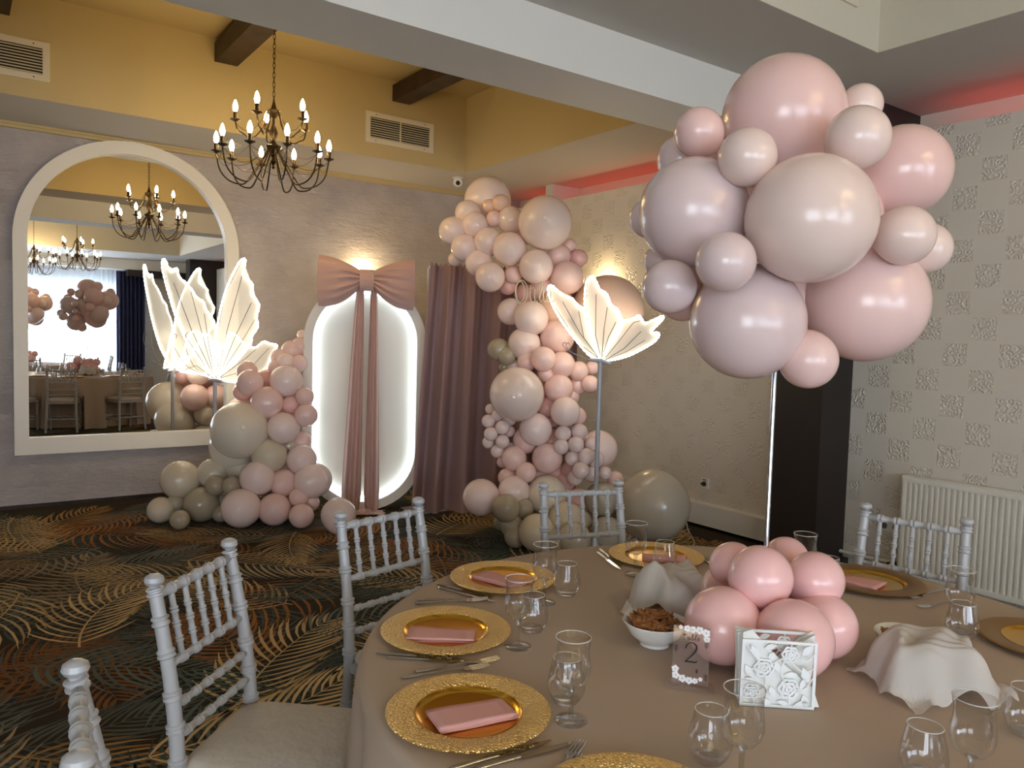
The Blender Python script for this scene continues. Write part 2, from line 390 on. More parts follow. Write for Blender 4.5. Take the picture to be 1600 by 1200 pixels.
# window wall, seen in the mirror
WX0, WX1 = -3.3, 3.35
ww = B(); ww.box(XL, WX0, YF-0.25, YF, 0, ZC); ww.box(WX0, WX1, YF-0.25, YF, 2.5, ZC); ww.box(WX1, XO, YF-0.25, YF, 0, ZC); ww.box(WX0, WX1, YF-0.25, YF, 0, 0.45)
struct(ww, 'wall_front', 'plain_wall', smooth=False)
nwin = 4; wwid = (WX1-WX0)/nwin
for i in range(nwin):
    a, b = WX0+i*wwid, WX0+(i+1)*wwid
    f = B(); f.box(a, a+0.07, YF-0.2, YF-0.1, 0.45, 2.5); f.box(b-0.07, b, YF-0.2, YF-0.1, 0.45, 2.5)
    f.box(a+0.07, b-0.07, YF-0.2, YF-0.1, 0.45, 0.53); f.box(a+0.07, b-0.07, YF-0.2, YF-0.1, 2.42, 2.5)
    wo = struct(f, 'window_%d' % (i+1), 'white_paint', smooth=False)
    B().box(a+0.07, b-0.07, YF-0.16, YF-0.14, 0.53, 2.42).build('pane', 'daylight', wo, smooth=False)
def drape(x0, x1, y, z0, z1, folds, amp, n=160, seed=0, top=0.6):
    r = random.Random(seed); ph = [r.uniform(0, 6) for _ in range(4)]
    P = []
    for i in range(n+1):
        u = i/n; row = []
        for j in range(9):
            v = j/8; k = top+(1-top)*v
            d = amp*k*(math.sin(folds*2*PI*u+ph[0]+0.4*math.sin(5*u+ph[1])) + 0.35*math.sin(folds*3.1*PI*u+ph[2]+v))
            row.append((x0+(x1-x0)*u, y+d, z1+(z0-z1)*v))
        P.append(row)
    return B().grid(P)
single(drape(WX0, 2.55, YF+0.14, 0.02, 2.86, 34, 0.03, 300, 3), 'sheer_curtain', 'sheer', 'white sheer curtain drawn across the bright windows', 'curtain', (0.5, YF+0.14, 0.02))
single(drape(2.55, 3.5, YF+0.16, 0.02, 2.86, 10, 0.035, 120, 4), 'sheer_curtain', 'sheer', 'white sheer curtain hanging beside the navy drape', 'curtain', (3.0, YF+0.16, 0.02))
single(drape(3.15, 3.78, YF+0.30, 0.02, 2.84, 7, 0.05, 100, 5), 'navy_curtain', 'navy', 'dark navy drape hanging at the end of the windows', 'curtain', (3.45, YF+0.30, 0.02))
struct(B().box(XL, XO, YF+0.02, YF+0.5, 2.87, ZC-0.001), 'trim_5', 'white_paint', smooth=False)
struct(B().box(3.35, XO, YF+0.03, YF+0.6, 2.72, 2.869), 'trim_6', 'dark_column', smooth=False)
cp = B(); cp.prism([(x, -4.55, z) for x, z in prof], (0, 0.39, 0))
struct(cp, 'wall_column', 'dark_column', 'dark brown column with flared head near the windows', smooth=False)
# ------------------------------------------------------------------ carpet fronds (printed pattern)
def carpet():
    V, F, COLS = [], [], []
    pal = [((206, 174, 122), 3.2), ((182, 154, 112), 2.2), ((160, 104, 56), 1.6), ((112, 114, 104), 2.0), ((92, 104, 96), 1.4), ((134, 124, 108), 1.6), ((172, 130, 76), 1.2)]
    r = random.Random(5)
    tot = sum(w for _, w in pal)
    spots = []
    gx = 0.37
    for ix in range(int(8.4/gx)):
        for iy in range(int(8.6/gx)):
            spots.append((-3.3+ix*gx+r.uniform(-.2, .2), -1.1+iy*gx+r.uniform(-.2, .2)))
    r.shuffle(spots)
    nL = len(spots)
    for k, (x, y) in enumerate(spots):
        layer = k/nL
        t = r.uniform(0, tot)
        for c, w in pal:
            t -= w
            if t <= 0: break
        c = pal[r.choice((2, 3, 4, 4, 5))][0] if layer < 0.45 else c
        dim = 0.6 if layer < 0.45 else r.uniform(0.75, 1.05)
        if (not 0 < x+0.6): pass
        a = r.uniform(0, 2*PI); L = r.uniform(.70, 1.10); bend = r.uniform(-0.9, 0.9)
        z = 0.0008+0.0022*layer
        n = 17
        pts = []
        px, py, ang = x-math.cos(a)*L/2, y-math.sin(a)*L/2, a-bend/2
        for i in range(n+1):
            pts.append((px, py, ang)); px += math.cos(ang)*L/n; py += math.sin(ang)*L/n; ang += bend/n
        lc = [lin(q)*dim for q in c]; lc2 = [lin(q)*dim*0.55 for q in c]
        def quadstrip(path, ws, c0, c1):
            o = len(V); m = len(path)
            for i, (qx, qy) in enumerate(path):
                if i < m-1: dx, dy = path[i+1][0]-qx, path[i+1][1]-qy
                l = math.hypot(dx, dy) or 1; w = ws[i]
                V.append((qx-dy/l*w, qy+dx/l*w, z)); V.append((qx+dy/l*w, qy-dx/l*w, z))
                f = i/(m-1); cc = tuple(c0[q]*(1-f)+c1[q]*f for q in range(3))+(1.0,); COLS.append(cc); COLS.append(cc)
            for i in range(m-1): F.append((o+2*i, o+2*i+1, o+2*i+3, o+2*i+2))
        quadstrip([(p[0], p[1]) for p in pts], [0.006*(1-i/n*0.8) for i in range(n+1)], lc, lc)
        sl = r.uniform(0.62, 0.95)
        for i in range(1, n+1):
            f = i/n; px, py, ang = pts[i]
            ll = L*0.46*(math.sin(PI*(0.16+0.76*f))**0.8)*(1.0-0.30*f)+0.05
            for s in (-1, 1):
                a0 = ang+s*sl*(1.25-0.55*f)*1.2; cv = -s*r.uniform(.45, .95)
                path = []; qx, qy = px, py
                for j in range(5):
                    path.append((qx, qy)); qx += math.cos(a0)*ll/4; qy += math.sin(a0)*ll/4; a0 += cv/4
                w = r.uniform(.0070, .0105)
                quadstrip(path, [w*0.35, w*0.95, w, w*0.75, w*0.08], lc, lc2 if r.random() < .5 else lc)
    me = bpy.data.meshes.new('carpet_fronds'); me.from_pydata(V, [], F)
    at_ = me.color_attributes.new('col', 'FLOAT_COLOR', 'POINT')
    at_.data.foreach_set('color', np.array(COLS, dtype=np.float32).ravel())
    me.materials.append(M['frond']); o = bpy.data.objects.new('carpet_fronds', me); col.objects.link(o)
    o.parent = bpy.data.objects['floor']; o['kind'] = 'stuff'
carpet()
# ------------------------------------------------------------------ mirror
def arch_loop(x0, x1, z0, ztop, n=40):
    r = (x1-x0)/2; cx = (x0+x1)/2; zc = ztop-r
    p = [(x0, z0), (x0, zc)]
    for i in range(1, n): a = PI-PI*i/n; p.append((cx+r*math.cos(a), zc+r*math.sin(a)))
    return p+[(x1, zc), (x1, z0)]
def ring_mesh(outer, inner, f3, d):
    """ring between two loops (2-D), f3 maps (u, v, depth) to 3-D"""
    n = len(outer); mb = B(); vs = [f3(u, v, 0) for u, v in outer]+[f3(u, v, 0) for u, v in inner]+[f3(u, v, d) for u, v in outer]+[f3(u, v, d) for u, v in inner]
    fs = []
    for i in range(n):
        j = (i+1) % n
        fs += [(i, j, n+j, n+i), (2*n+i, 3*n+i, 3*n+j, 2*n+j), (i, 2*n+i, 2*n+j, j), (n+i, n+j, 3*n+j, 3*n+i)]
    return mb.add(vs, fs)
mir = thing('arched_mirror', 'tall arched wall mirror in a broad white frame above the carpet', 'mirror', (1.27, YB, 0.45))
ol, il = arch_loop(0.385, 2.16, 0.45, 3.098), arch_loop(0.487, 2.055, 0.587, 2.990)
wpart(ring_mesh(ol, il, lambda u, v, d: (u, YB-0.07+d, v), 0.068), 'frame', 'frame_white', mir, angle=30)
il2 = arch_loop(0.475, 2.067, 0.575, 3.0)
wpart(B().add([(u, YB-0.02, v) for u, v in il2], [tuple(range(len(il2)))]), 'mirror_glass', 'mirror', mir, smooth=False)
# ------------------------------------------------------------------ chandeliers
def chandelier():
    t = thing('chandelier', '-', 'chandelier', (0, 0, 0), 0, 'matching bronze chandeliers')
    # local z=0 is the centre of the lower ring of bulbs (world 2.77)
    B().lathe([(0.006, 0.80), (0.012, 0.805), (0.045, 0.855), (0.055, 0.868), (0.055, 0.884), (0.0, 0.884)], 20).build('canopy', 'bronze', t)
    ch = B(); z = 0.33
    k = 0
    while z < 0.80:
        pts = []
        for i in range(10):
            a = 2*PI*i/10; q = 0.008*math.cos(a); h = 0.021*math.sin(a)
            pts.append((q if k % 2 else 0, 0 if k % 2 else q, z+h))
        ch.tube(pts, 0.0024, 5, True); z += 0.032; k += 1
    ch.build('chain', 'bronze', t)
    B().lathe([(0.004, -0.14), (0.012, -0.13), (0.006, -0.115), (0.022, -0.09), (0.012, -0.06), (0.05, 0.0), (0.055, 0.012), (0.03, 0.025), (0.014, 0.05), (0.03, 0.10), (0.014, 0.16), (0.012, 0.20), (0.04, 0.235), (0.045, 0.25), (0.02, 0.265), (0.008, 0.31), (0.004, 0.335)], 20).build('centre_column', 'bronze', t)
    def arm(a, r, z0, zb, zc, rin):
        pts = []; n = 16
        # rises from the hub, dips to zb, curls up to the cup
        ctl = [(rin, z0), (rin+0.012, z0-0.05), (r*0.30, (z0+zb)/2-0.02), (r*0.48, zb+0.012), (r*0.62, zb), (r*0.80, zb+0.025), (r*0.94, zb+(zc-zb)*0.45), (r, zc)]
        for i in range(n*2+1):
            f = i/(n*2)*(len(ctl)-1); k = min(int(f), len(ctl)-2); u = f-k
            p0, p1, p2, p3 = ctl[max(k-1, 0)], ctl[k], ctl[k+1], ctl[min(k+2, len(ctl)-1)]
            q = [0.5*((2*p1[d])+(-p0[d]+p2[d])*u+(2*p0[d]-5*p1[d]+4*p2[d]-p3[d])*u*u+(-p0[d]+3*p1[d]-3*p2[d]+p3[d])*u**3) for d in (0, 1)]
            pts.append((q[0]*math.cos(a), q[0]*math.sin(a), q[1]))
        am = B().tube(pts, 0.0052, 8).build('arm', 'bronze', t)
        c = (r*math.cos(a), r*math.sin(a), zc)
        B().lathe([(0.004, -0.008), (0.014, -0.002), (0.035, 0.008), (0.036, 0.011), (0.014, 0.005), (0.0, 0.005)], 16, c).build('drip_pan', 'bronze', am)
        B().lathe([(0.0125, 0.004), (0.0135, 0.008), (0.0125, 0.062), (0.0, 0.062)], 14, c).build('candle_sleeve', 'bronze', am)
        B().lathe([(0.0, 0.060), (0.010, 0.062), (0.0175, 0.085), (0.0165, 0.103), (0.010, 0.125), (0.0035, 0.140), (0.0, 0.143)], 14, c).build('bulb', 'bulb', am)
    for i in range(10): arm(2*PI*(i+0.35)/10, 0.37, 0.015, -0.255, -0.055, 0.035)
    for i in range(5): arm(2*PI*(i+0.15)/5, 0.25, 0.245, 0.06, 0.165, 0.04)
    for i in range(10):
        a, b = 2*PI*(i+0.35)/10, 2*PI*(i+1.35)/10
        pts = []
        for k in range(9):
            u = k/8; x = 0.37*(math.cos(a)*(1-u)+math.cos(b)*u); y = 0.37*(math.sin(a)*(1-u)+math.sin(b)*u)
            pts.append((x, y, -0.062-0.055*4*u*(1-u)))
        B().tube(pts, 0.0016, 4).build('swag', 'bronze', t)
        pts = [(0.37*math.cos(a)*(1-u)+0.05*math.cos(a)*u, 0.37*math.sin(a)*(1-u)+0.05*math.sin(a)*u, -0.062*(1-u)+0.0*u-0.10*4*u*(1-u)) for u in [k/8 for k in range(9)]]
        B().tube(pts, 0.0016, 4).build('swag', 'bronze', t)
    for i in range(5):
        a = 2*PI*(i+0.15)/5; b = 2*PI*(i+1.15)/5
        pts = [(0.25*math.cos(a)*(1-u)+0.05*math.cos(a)*u, 0.25*math.sin(a)*(1-u)+0.05*math.sin(a)*u, 0.16*(1-u)+0.24*u-0.09*4*u*(1-u)) for u in [k/8 for k in range(9)]]
        B().tube(pts, 0.0016, 4).build('swag', 'bronze', t)
    return t
c1 = chandelier(); c1.location = (1.79, 5.35, 2.765)
c1['label'] = 'bronze fifteen-candle chandelier hanging on a chain before the arched mirror'
for (x, y, z, lab) in ((1.80, -1.0, 2.765, 'bronze chandelier over the far tables, larger of the two further ones in the mirror'), (1.30, -3.2, 2.765, 'bronze chandelier beside the windows, smallest one in the mirror')):
    c = copy_tree(c1); c.location = (x, y, z); c['label'] = lab
# ------------------------------------------------------------------ vents, camera, sockets
def vent(x0, x1, z0, z1, y, label):
    t = thing('air_vent', label, 'vent', ((x0+x1)/2, y, z0), 0, 'ceiling bay vents')
    w, h = x1-x0, z1-z0; b = 0.045
    fr = B(); fr.box(-w/2, w/2, -0.014, 0, 0, b); fr.box(-w/2, w/2, -0.014, 0, h-b, h); fr.box(-w/2, -w/2+b, -0.014, 0, b, h-b); fr.box(w/2-b, w/2, -0.014, 0, b, h-b)
    fr.build('frame', 'vent', t, smooth=False)
    B().box(-w/2+b, w/2-b, -0.002, 0.0, b, h-b).build('duct', 'vent_dark', t, smooth=False)
    B().box(-0.005, 0.005, -0.013, -0.003, b, h-b).build('mullion', 'vent', t, smooth=False)
    n = 9; me = None
    for i in range(n):
        z = b+(h-2*b)*(i+0.5)/n
        if me is None:
            s = B(); s.prism([(-w/2+b, -0.012, -0.006), (-w/2+b, -0.004, 0.004), (-w/2+b, -0.003, 0.003), (-w/2+b, -0.011, -0.0075)], (w-2*b, 0, 0))
            me = s.mesh('slat', 'vent', False)
        o = bpy.data.objects.new('slat', me); col.objects.link(o); o.parent = t; o.location = (0, 0, z)
    for sx in (-1, 1):
        for z in (b/2, h-b/2): B().cyl((sx*(w/2-0.10), -0.0155, z), (sx*(w/2-0.10), -0.0135, z), 0.005, n=8).build('screw', 'black', t)
vent(3.03, 3.73, 3.245, 3.52, 6.57, 'cream slatted air vent in the yellow bay beside the corner')
vent(-0.12, 0.58, 3.245, 3.52, 6.57, 'cream slatted air vent in the yellow bay above the arched mirror')
vent(3.16, 3.86, 3.295, 3.57, 2.365, 'cream slatted air vent in the bay nearer the dining table')
sc_ = thing('security_camera', 'small white dome security camera on the soffit', 'security camera', (4.16, 6.80, ZC))
B().lathe([(0.0, -0.012), (0.055, -0.012), (0.058, -0.004), (0.05, -0.001)], 20).build('mount', 'white_plastic', sc_)
_dc = (CAM-np.array([4.16, 6.80, 3.06])); _dc /= np.linalg.norm(_dc)
B().ball((0, 0, -0.05), 0.048, 20, 14).build('housing', 'white_plastic', sc_)
_lp = _dc*0.034+np.array([0, 0, -0.055])
B().ball(_lp, 0.024, 16, 10).build('lens', 'black', sc_)
spk = thing('ceiling_speaker', 'round flush white speaker in the soffit above the mirror', 'speaker', (1.95, 7.0, ZC))
B().lathe([(0.11, -0.0005), (0.11, -0.006), (0.098, -0.010), (0.092, -0.006), (0.092, -0.003)], 32, cap=False).build('rim', 'white_paint', spk)
B().lathe([(0.093, -0.004), (0.05, -0.0055), (1e-5, -0.006)], 32, cap=False).build('grille', 'vent', spk)
def socket(y, z, label, n=1, plug=False):
    t = thing('wall_socket', label, 'socket', (XR, y, z))
    for k in range(n):
        o = k*0.078
        p = B(); p.box(-0.012, 0, o-0.04, o+0.04, -0.04, 0.04)
        po = p.build('plate', 'white_plastic', t, smooth=False)
        B().lathe([(0.021, 0.0), (0.021, 0.003), (0.018, 0.003), (0.017, -0.004), (0.0, -0.004)], 18, (-0.013, o, -0.004), Matrix.Rotation(-PI/2, 4, 'Y')).build('outlet_ring', 'wire', po)
        B().box(-0.0135, -0.012, o-0.022, o+0.022, 0.024, 0.036).build('sticker', 'amber', po, smooth=False)
        if plug: B().lathe([(0.0, 0.036), (0.012, 0.034), (0.017, 0.02), (0.018, 0.0)], 14, (-0.012, o, -0.004), Matrix.Rotation(-PI/2, 4, 'Y')).build('plug', 'black', po)
    return t
s1 = at(1102, 755, X=XR); socket(s1[1], s1[2], 'single wall socket with a plug on the wallpaper beside the dark column', 1, True)
s2 = at(1385, 820, X=XR); socket(s2[1]-0.07, s2[2], 'double wall socket beside the white radiator', 2)
cb = B(); q = s1+np.array([-0.04, 0, 0])
fl = at(1085, 850, Z=0.006); pts = [q, q+np.array([-0.03, 0.0, -0.06]), q+np.array([-0.05, 0.06, -0.25]), np.array([XR-0.16, s1[1]+0.05, 0.18]), np.array([XR-0.22, s1[1]-0.02, 0.012]), fl, at(1060, 858, Z=0.006)]
def smooth_path(P, n=6):
    P = [np.array(p, float) for p in P]; out = []
    for k in range(len(P)-1):
        p0, p1, p2, p3 = P[max(k-1, 0)], P[k], P[k+1], P[min(k+2, len(P)-1)]
        for i in range(n):
            u = i/n; out.append(0.5*(2*p1+(p2-p0)*u+(2*p0-5*p1+4*p2-p3)*u*u+(3*p1-p0-3*p2+p3)*u**3))
    return out+[P[-1]]
single(cb.tube(smooth_path(pts), 0.004, 6), 'power_cable', 'cable', 'thin white cable trailing from the wall socket to the floor', 'cable', (s1[0], s1[1], 0.0))
# ------------------------------------------------------------------ radiator
ry0, ry1, rz0, rz1 = 1.35, 2.53, 0.07, 0.70
rad = thing('radiator', 'white ribbed panel radiator on the patterned wall', 'radiator', (XR, (ry0+ry1)/2, 0))
P0, P1 = [], []
nfl = 34; step = (ry1-ry0-0.04)/nfl; loop = []
for i in range(nfl):
    y = ry0+0.02+i*step
    for u, d in ((0, 0), (0.30, 0), (0.42, 0.012), (0.80, 0.012), (0.92, 0)): loop.append((y+u*step, d))
loop = [(ry0, 0)]+loop+[(ry1, 0)]
g = B()
g.grid([[(4.945+d+(0.0 if 0 < k < 4 else 0), y, z) for k, z in enumerate((rz0+0.03, rz0+0.06, (rz0+rz1)/2, rz1-0.06, rz1-0.03))] for y, d in loop])
wpart(g, 'ribbed_panel', 'radiator', rad, angle=25)
wpart(B().box(4.938, 4.965, ry0, ry1, rz0, rz0+0.032).box(4.938, 4.965, ry0, ry1, rz1-0.032, rz1), 'panel_edge', 'radiator', rad, smooth=False)
wpart(B().box(4.962, 5.03, ry0+0.01, ry1-0.01, rz0+0.02, rz1-0.015), 'convector', 'vent_dark', rad, smooth=False)
for y in (ry0-0.004, ry1-0.004): wpart(B().box(4.945, 5.035, y, y+0.008, rz0+0.01, rz1+0.004), 'side_panel', 'radiator', rad, smooth=False)
for i in range(4): wpart(B().box(4.958+i*0.02, 4.966+i*0.02, ry0, ry1, rz1-0.004, rz1+0.004), 'grille_bar', 'radiator', rad, smooth=False)
wpart(B().tube(smooth_path([(4.99, ry1+0.02, 0.11), (4.99, ry1+0.10, 0.11), (4.99, ry1+0.30, 0.10), (4.99, 2.96, 0.10)]), 0.012, 10), 'pipe', 'radiator', rad)
wpart(B().cyl((4.99, ry1+0.0, 0.11), (4.99, ry1+0.05, 0.11), 0.014).cyl((4.99, ry1+0.05, 0.11), (4.93, ry1+0.05, 0.11), 0.016, 0.018), 'valve', 'brass', rad)
# ------------------------------------------------------------------ sconces
def sconce(p, nrm, label):
    nrm = Vector(nrm); t = thing('wall_sconce', label, 'wall lamp', p)
    B().cyl((0, 0, 0), nrm*0.02, 0.05, n=16).build('back_plate', 'bronze', t)
    B().tube(smooth_path([nrm*0.02, nrm*0.08+Vector((0, 0, -0.03)), nrm*0.11+Vector((0, 0, 0.02))]), 0.007, 8).build('arm', 'bronze', t)
    c = nrm*0.11
    B().lathe([(0.03, 0.02), (0.032, 0.024), (0.0125, 0.03), (0.0125, 0.06), (0, 0.06)], 14, c).build('cup', 'bronze', t)
    B().lathe([(0.0, 0.060), (0.010, 0.062), (0.0175, 0.085), (0.0165, 0.103), (0.010, 0.125), (0.0, 0.143)], 14, c).build('bulb', 'sconce_bulb', t)
    l = bpy.data.lights.new('sconce_light', 'POINT'); l.energy = SCONCE_POWER; l.color = (1.0, 0.76, 0.42); l.shadow_soft_size = 0.03
    o = bpy.data.objects.new('sconce_light', l); o.location = Vector(p)+c+Vector((0, 0, 0.17)); col.objects.link(o)
q = at(566, 425, Y=YB); sconce((q[0], YB, q[2]-0.16), (0, -1, 0), 'candle wall lamp glowing behind the velvet bow')
q = at(949, 436, X=XR); sconce((XR, q[1], q[2]-0.22), (-1, 0, 0), 'candle wall lamp glowing behind the big peach balloon')
# ------------------------------------------------------------------ balloons
_bm = {}
def balloon_mesh(c):
    if c not in _bm:
        prof = [(1e-5, 1.0)]
        for i in range(1, 21):
            a = PI*i/21; r = math.sin(a); z = math.cos(a)
            if z < 0: z *= 1.0+0.10*abs(z)**2; r *= 1.0-0.05*z*z
            prof.append((r, z))
        prof += [(0.05, -1.105), (0.035, -1.13), (0.06, -1.16), (0.075, -1.175), (1e-5, -1.17)]
        b = B().lathe(prof, 32, cap=False); _bm[c] = b.mesh('balloon', 'b_'+c, True, 80)
    return _bm[c]
def put_balloon(center, r, c, parent=None, knot=None, label=None, cat=None, rnd=rng):
    o = bpy.data.objects.new('balloon', balloon_mesh(c)); col.objects.link(o)
    if knot is None: knot = (rnd.uniform(-1, 1), rnd.uniform(-1, 1), rnd.uniform(-1, 1))
    k = -Vector(knot).normalized()
    o.rotation_mode = 'QUATERNION'; o.rotation_quaternion = Vector((0, 0, 1)).rotation_difference(k)
    o.scale = (r, r, r)
    loc = Vector([float(q) for q in center])
    if parent is not None: o.parent = parent; loc = loc-parent.location
    o.location = loc
    if label: tag(o, label, cat)
    return o
def pix_balloon(px, py, rp, D):
    c = at(px, py, D=D); r = rp*D/FPX
    if c[2] < r+0.002:
        dz = ray(px, py)[2]; D = (CAM[2]-0.002)/(rp/FPX-dz); c = at(px, py, D=D); r = rp*D/FPX
    return c, r, D
def garland(name, label, base, items, dfun):
    t = thing(name, label, 'balloon garland', base)
    axis = np.array([base[0], base[1]])
    for it in items:
        px, py, rp, c = it[:4]; off = it[4] if len(it) > 4 else 0.0
        ctr, r, D = pix_balloon(px, py, rp, dfun(py)+off)
        if len(it) > 5: kn = tuple(CAM-ctr+np.array(it[5]))
        else: kn = (-ray(px, py)*-0.9+np.array([rng.uniform(-.5, .5), rng.uniform(-.5, .5), rng.uniform(-.5, .5)]))
        put_balloon(ctr, r*1.02, c, t, kn)
    return t
left = [(375,672,44,'cr',-.12,(0.6,0,0.5)),(391,598,20.5,'pk',-.12,(0,0,0)),(386,580,16,'pk',.05),(447,595.5,25,'lp',-.02),(413,592,13,'rp',.10),(379,612,14,'rp',.06),
 (417,629,25,'pk',-.10),(454,633,14,'rp',-.02),(476,619.5,14,'pk',-.05),(478,649,17.5,'pk',-.06),(442.5,669,24.5,'lp',-.08),(366,698,37,'cr',.08),(421,712,27,'sd',-.06),
 (452,697,15,'sd',.10),(471,718,23,'lp',0),(486,752,27,'lp',-.06),(492,750,26,'pl',.03),(282,750,29.5,'sd',-.06),(332,740,23,'sd',0),(375,732,23,'sd',.08),(337,758.5,15.5,'sg',-.14),
 (362,759,14.5,'sg',-.16),(402.5,747,27,'lp',-.14),(443,755,21.5,'pk',-.06),(315,788,27,'sg',-.10),(251,797,20,'sd',-.05),(274.5,787,14.5,'sg',-.12),(281,812,15,'sg',-.10),
 (350,784,14,'sg',-.02),(377,794,30,'lp',-.20),(429,796,25,'pk',-.12),(467,777,15,'pk',-.12),(487,786,12,'pk',-.05),(471,806,19,'pk',-.12),(452,787,13,'rp',.03),(345,803,13,'sg',.02),
 (431,574,12,'pk',.10),(436,558,13,'pk',.15),(447,566,15,'lp',.12),(455,547,15,'pk',.18),(469,541,14,'pk',.20),(472,523,8,'lp',.25),(466,568,14,'pk',.14),(440,620,16,'rp',.15),(400,655,20,'rp',.15),(430,690,20,'sd',.16),(440,740,20,'pk',.12),(310,762,18,'sd',.08),(400,790,18,'sg',.06),(470,690,16,'pk',.14)]
gl = garland('balloon_garland', 'low garland of pink, cream and sage balloons rising beside the glowing oval', (1.95, 6.25, 0), left, lambda y: 6.22+max(0, (700-y))*0.0006)
# its back side, seen in the mirror
BACKS = ((1.98, 6.62, 0.82, .14, 'pk'), (2.20, 6.62, 0.82, .13, 'pk'), (2.10, 6.58, 0.64, .12, 'sd'), (2.02, 6.60, 1.06, .12, 'lp'), (2.22, 6.62, 1.08, .12, 'pk'), (2.10, 6.56, 0.38, .15, 'cr'), (2.25, 6.62, 0.2, .17, 'lp'))
for (x, y, z, r, c) in BACKS:
    put_balloon((x, y, z), r, c, gl, (0, -1, 0))
right = [(762,313,36,'iv',.25),(731,333,20,'iv',.08),(708,361,22,'lp',.06),(742,352,20.5,'lp',.02),(782.5,318,14,'pe',.02),(764,322,11,'pe',.06),(772,342,12.5,'pk',0),(798,344,21,'iv',.02),
 (852,348,41.5,'iv',-.20,(0.3,0.5,0.9)),(763,378,22,'lp',-.04),(726,387,21,'lp',.02),(796,389,26,'lp',-.12),(749,411,22,'lp',.02),(766,433,23,'lp',-.12),(802,429,14,'pk',-.04),(837.5,416.5,26.5,'lp',-.14),
 (793,448,13,'rp',.04),(711,405,11,'lp',.18),(873,400,19,'pk',0),(890,384,11,'pk',.04),(904,404,14,'rp',.02),(886,434,26,'pk',-.06),(848,452,21,'pk',.06),(798,487,21,'lp',.0),(830,497,27,'lp',-.12),
 (870,480,28,'pe',-.02),(819,537,25,'lp',-.06),(871,526,27,'pk',-.04),(779,546,17.5,'sg',-.02),(792.5,556,14.5,'sg',-.06),(788,574,9,'sg',.02),(823,565,15,'pk',-.10),(849,561,19.5,'pk',-.20),(878,570,20.5,'pk',-.10),
 (853,584,12.5,'pk',-.10),(904,580,15.5,'pk',-.06),(922,600,13.5,'pk',-.08),(903,602,14,'pk',0),(925,575,11,'pk',.03),(807.5,616,42,'iv',-.26,(-.6,0,-.4)),(873,607,22.5,'pk',-.10),(804,573,12,'lp',0),
 (883,643,23,'lp',-.20,(0,0,-.4)),(902,650,14,'pk',-.02),(856,637,16,'rp',-.02),(893,620,13,'pk',.02),(837,671,25.5,'lp',-.14),(822,688,20.5,'pk',-.04),(855,716,23.5,'pk',-.12),
 (766,639,8,'pl',-.05),(777,649,9,'pl',-.1),(763,658,10.5,'pl',-.1),(785,668,11,'pl',-.14),(767,678,11,'pl',-.12),(763,691,9.5,'pl',-.06),(785,690,11,'pl',-.12),(777,705,10.5,'pl',-.08),(796,655,11,'pl',-.02),(796,674,9,'pl',0),(796,702,11,'pl',0),(770,662,8,'pl',0),
 (803,716,19.5,'pk',-.10),(822,738,16,'pk',-.14),(793,746,15,'pk',-.04),(785,722,9,'pk',.02),
 (880,677.5,12.5,'pl',-.18),(905,675,13,'pl',-.14),(877,698,12,'pl',-.2),(900,694.5,12.5,'pl',-.22),(916,713,13,'pl',-.22),(895,716,12.5,'pl',-.16),(907.5,735,13.5,'pl',-.24),(931,719,13,'pl',-.14),(945,739,10.5,'pl',-.12),(924,694,11.5,'pl',-.12),(899,746,12.5,'pl',-.16),(924,741,12.5,'pl',-.16),(912,690,12,'pk',-.04),(890,735,14,'rp',-.02),
 (935,702,29.5,'lp',.06),(961,749,13,'pk',.0),(752,777,28.5,'lp',-.16),(803,768,25,'lp',-.12),(854,773,31,'cr',-.08),(790.5,794,21.5,'sg',-.30,(-.5,0,.7)),(817,794,17,'sg',-.16),(800,822,18,'sg',-.22),
 (839,832,29,'sd',-.24),(885,812,28,'sd',-.24),(907,815,18,'sd',-.12),(903,784,21,'rp',.02),(941,780,27,'gr',-.08),(806,838,18,'sg',-.06),(783,817,12,'sg',-.02),(897,842,26,'gr',-.06),(948,832,25,'gr',-.06),
 (882,752,17,'rp',.02),(868,740,16,'rp',.04),(840,748,18,'pk',.02),(860,690,20,'rp',.06),(850,610,18,'rp',.06),(845,540,20,'rp',.08),(850,515,18,'rp',.10),(860,650,18,'rp',.08),(875,790,20,'sd',.06),(780,440,14,'pk',.15),(820,360,22,'pk',.18),(820,460,16,'rp',.12),(868,845,20,'sg',.06),(840,800,18,'sg',.1),(855,582,16,'rp',.08)]
gr = garland('balloon_garland', 'tall column garland of pale pink and sage balloons in front of the mauve curtain', (3.75, 4.75, 0), right, lambda y: 5.85+max(0, (800-y))*0.0006)
c, r, D = pix_balloon(950, 487, 57, 6.15); o = put_balloon(c, r, 'pe', gr, (0.3, 0.2, -1)); tag(o, 'big peach balloon')
c, r, D = pix_balloon(1021, 790, 57, 5.7); put_balloon(c, r, 'gr', None, (0.3, 0.4, -0.3), 'huge sage grey balloon lying on the carpet by the patterned wall', 'balloon')
c, r, D = pix_balloon(529, 805, 27.5, 5.9); put_balloon(c, r, 'lp', None, (-0.1, -0.2, -1), 'single pale pink balloon lying on the carpet below the velvet bow', 'balloon')
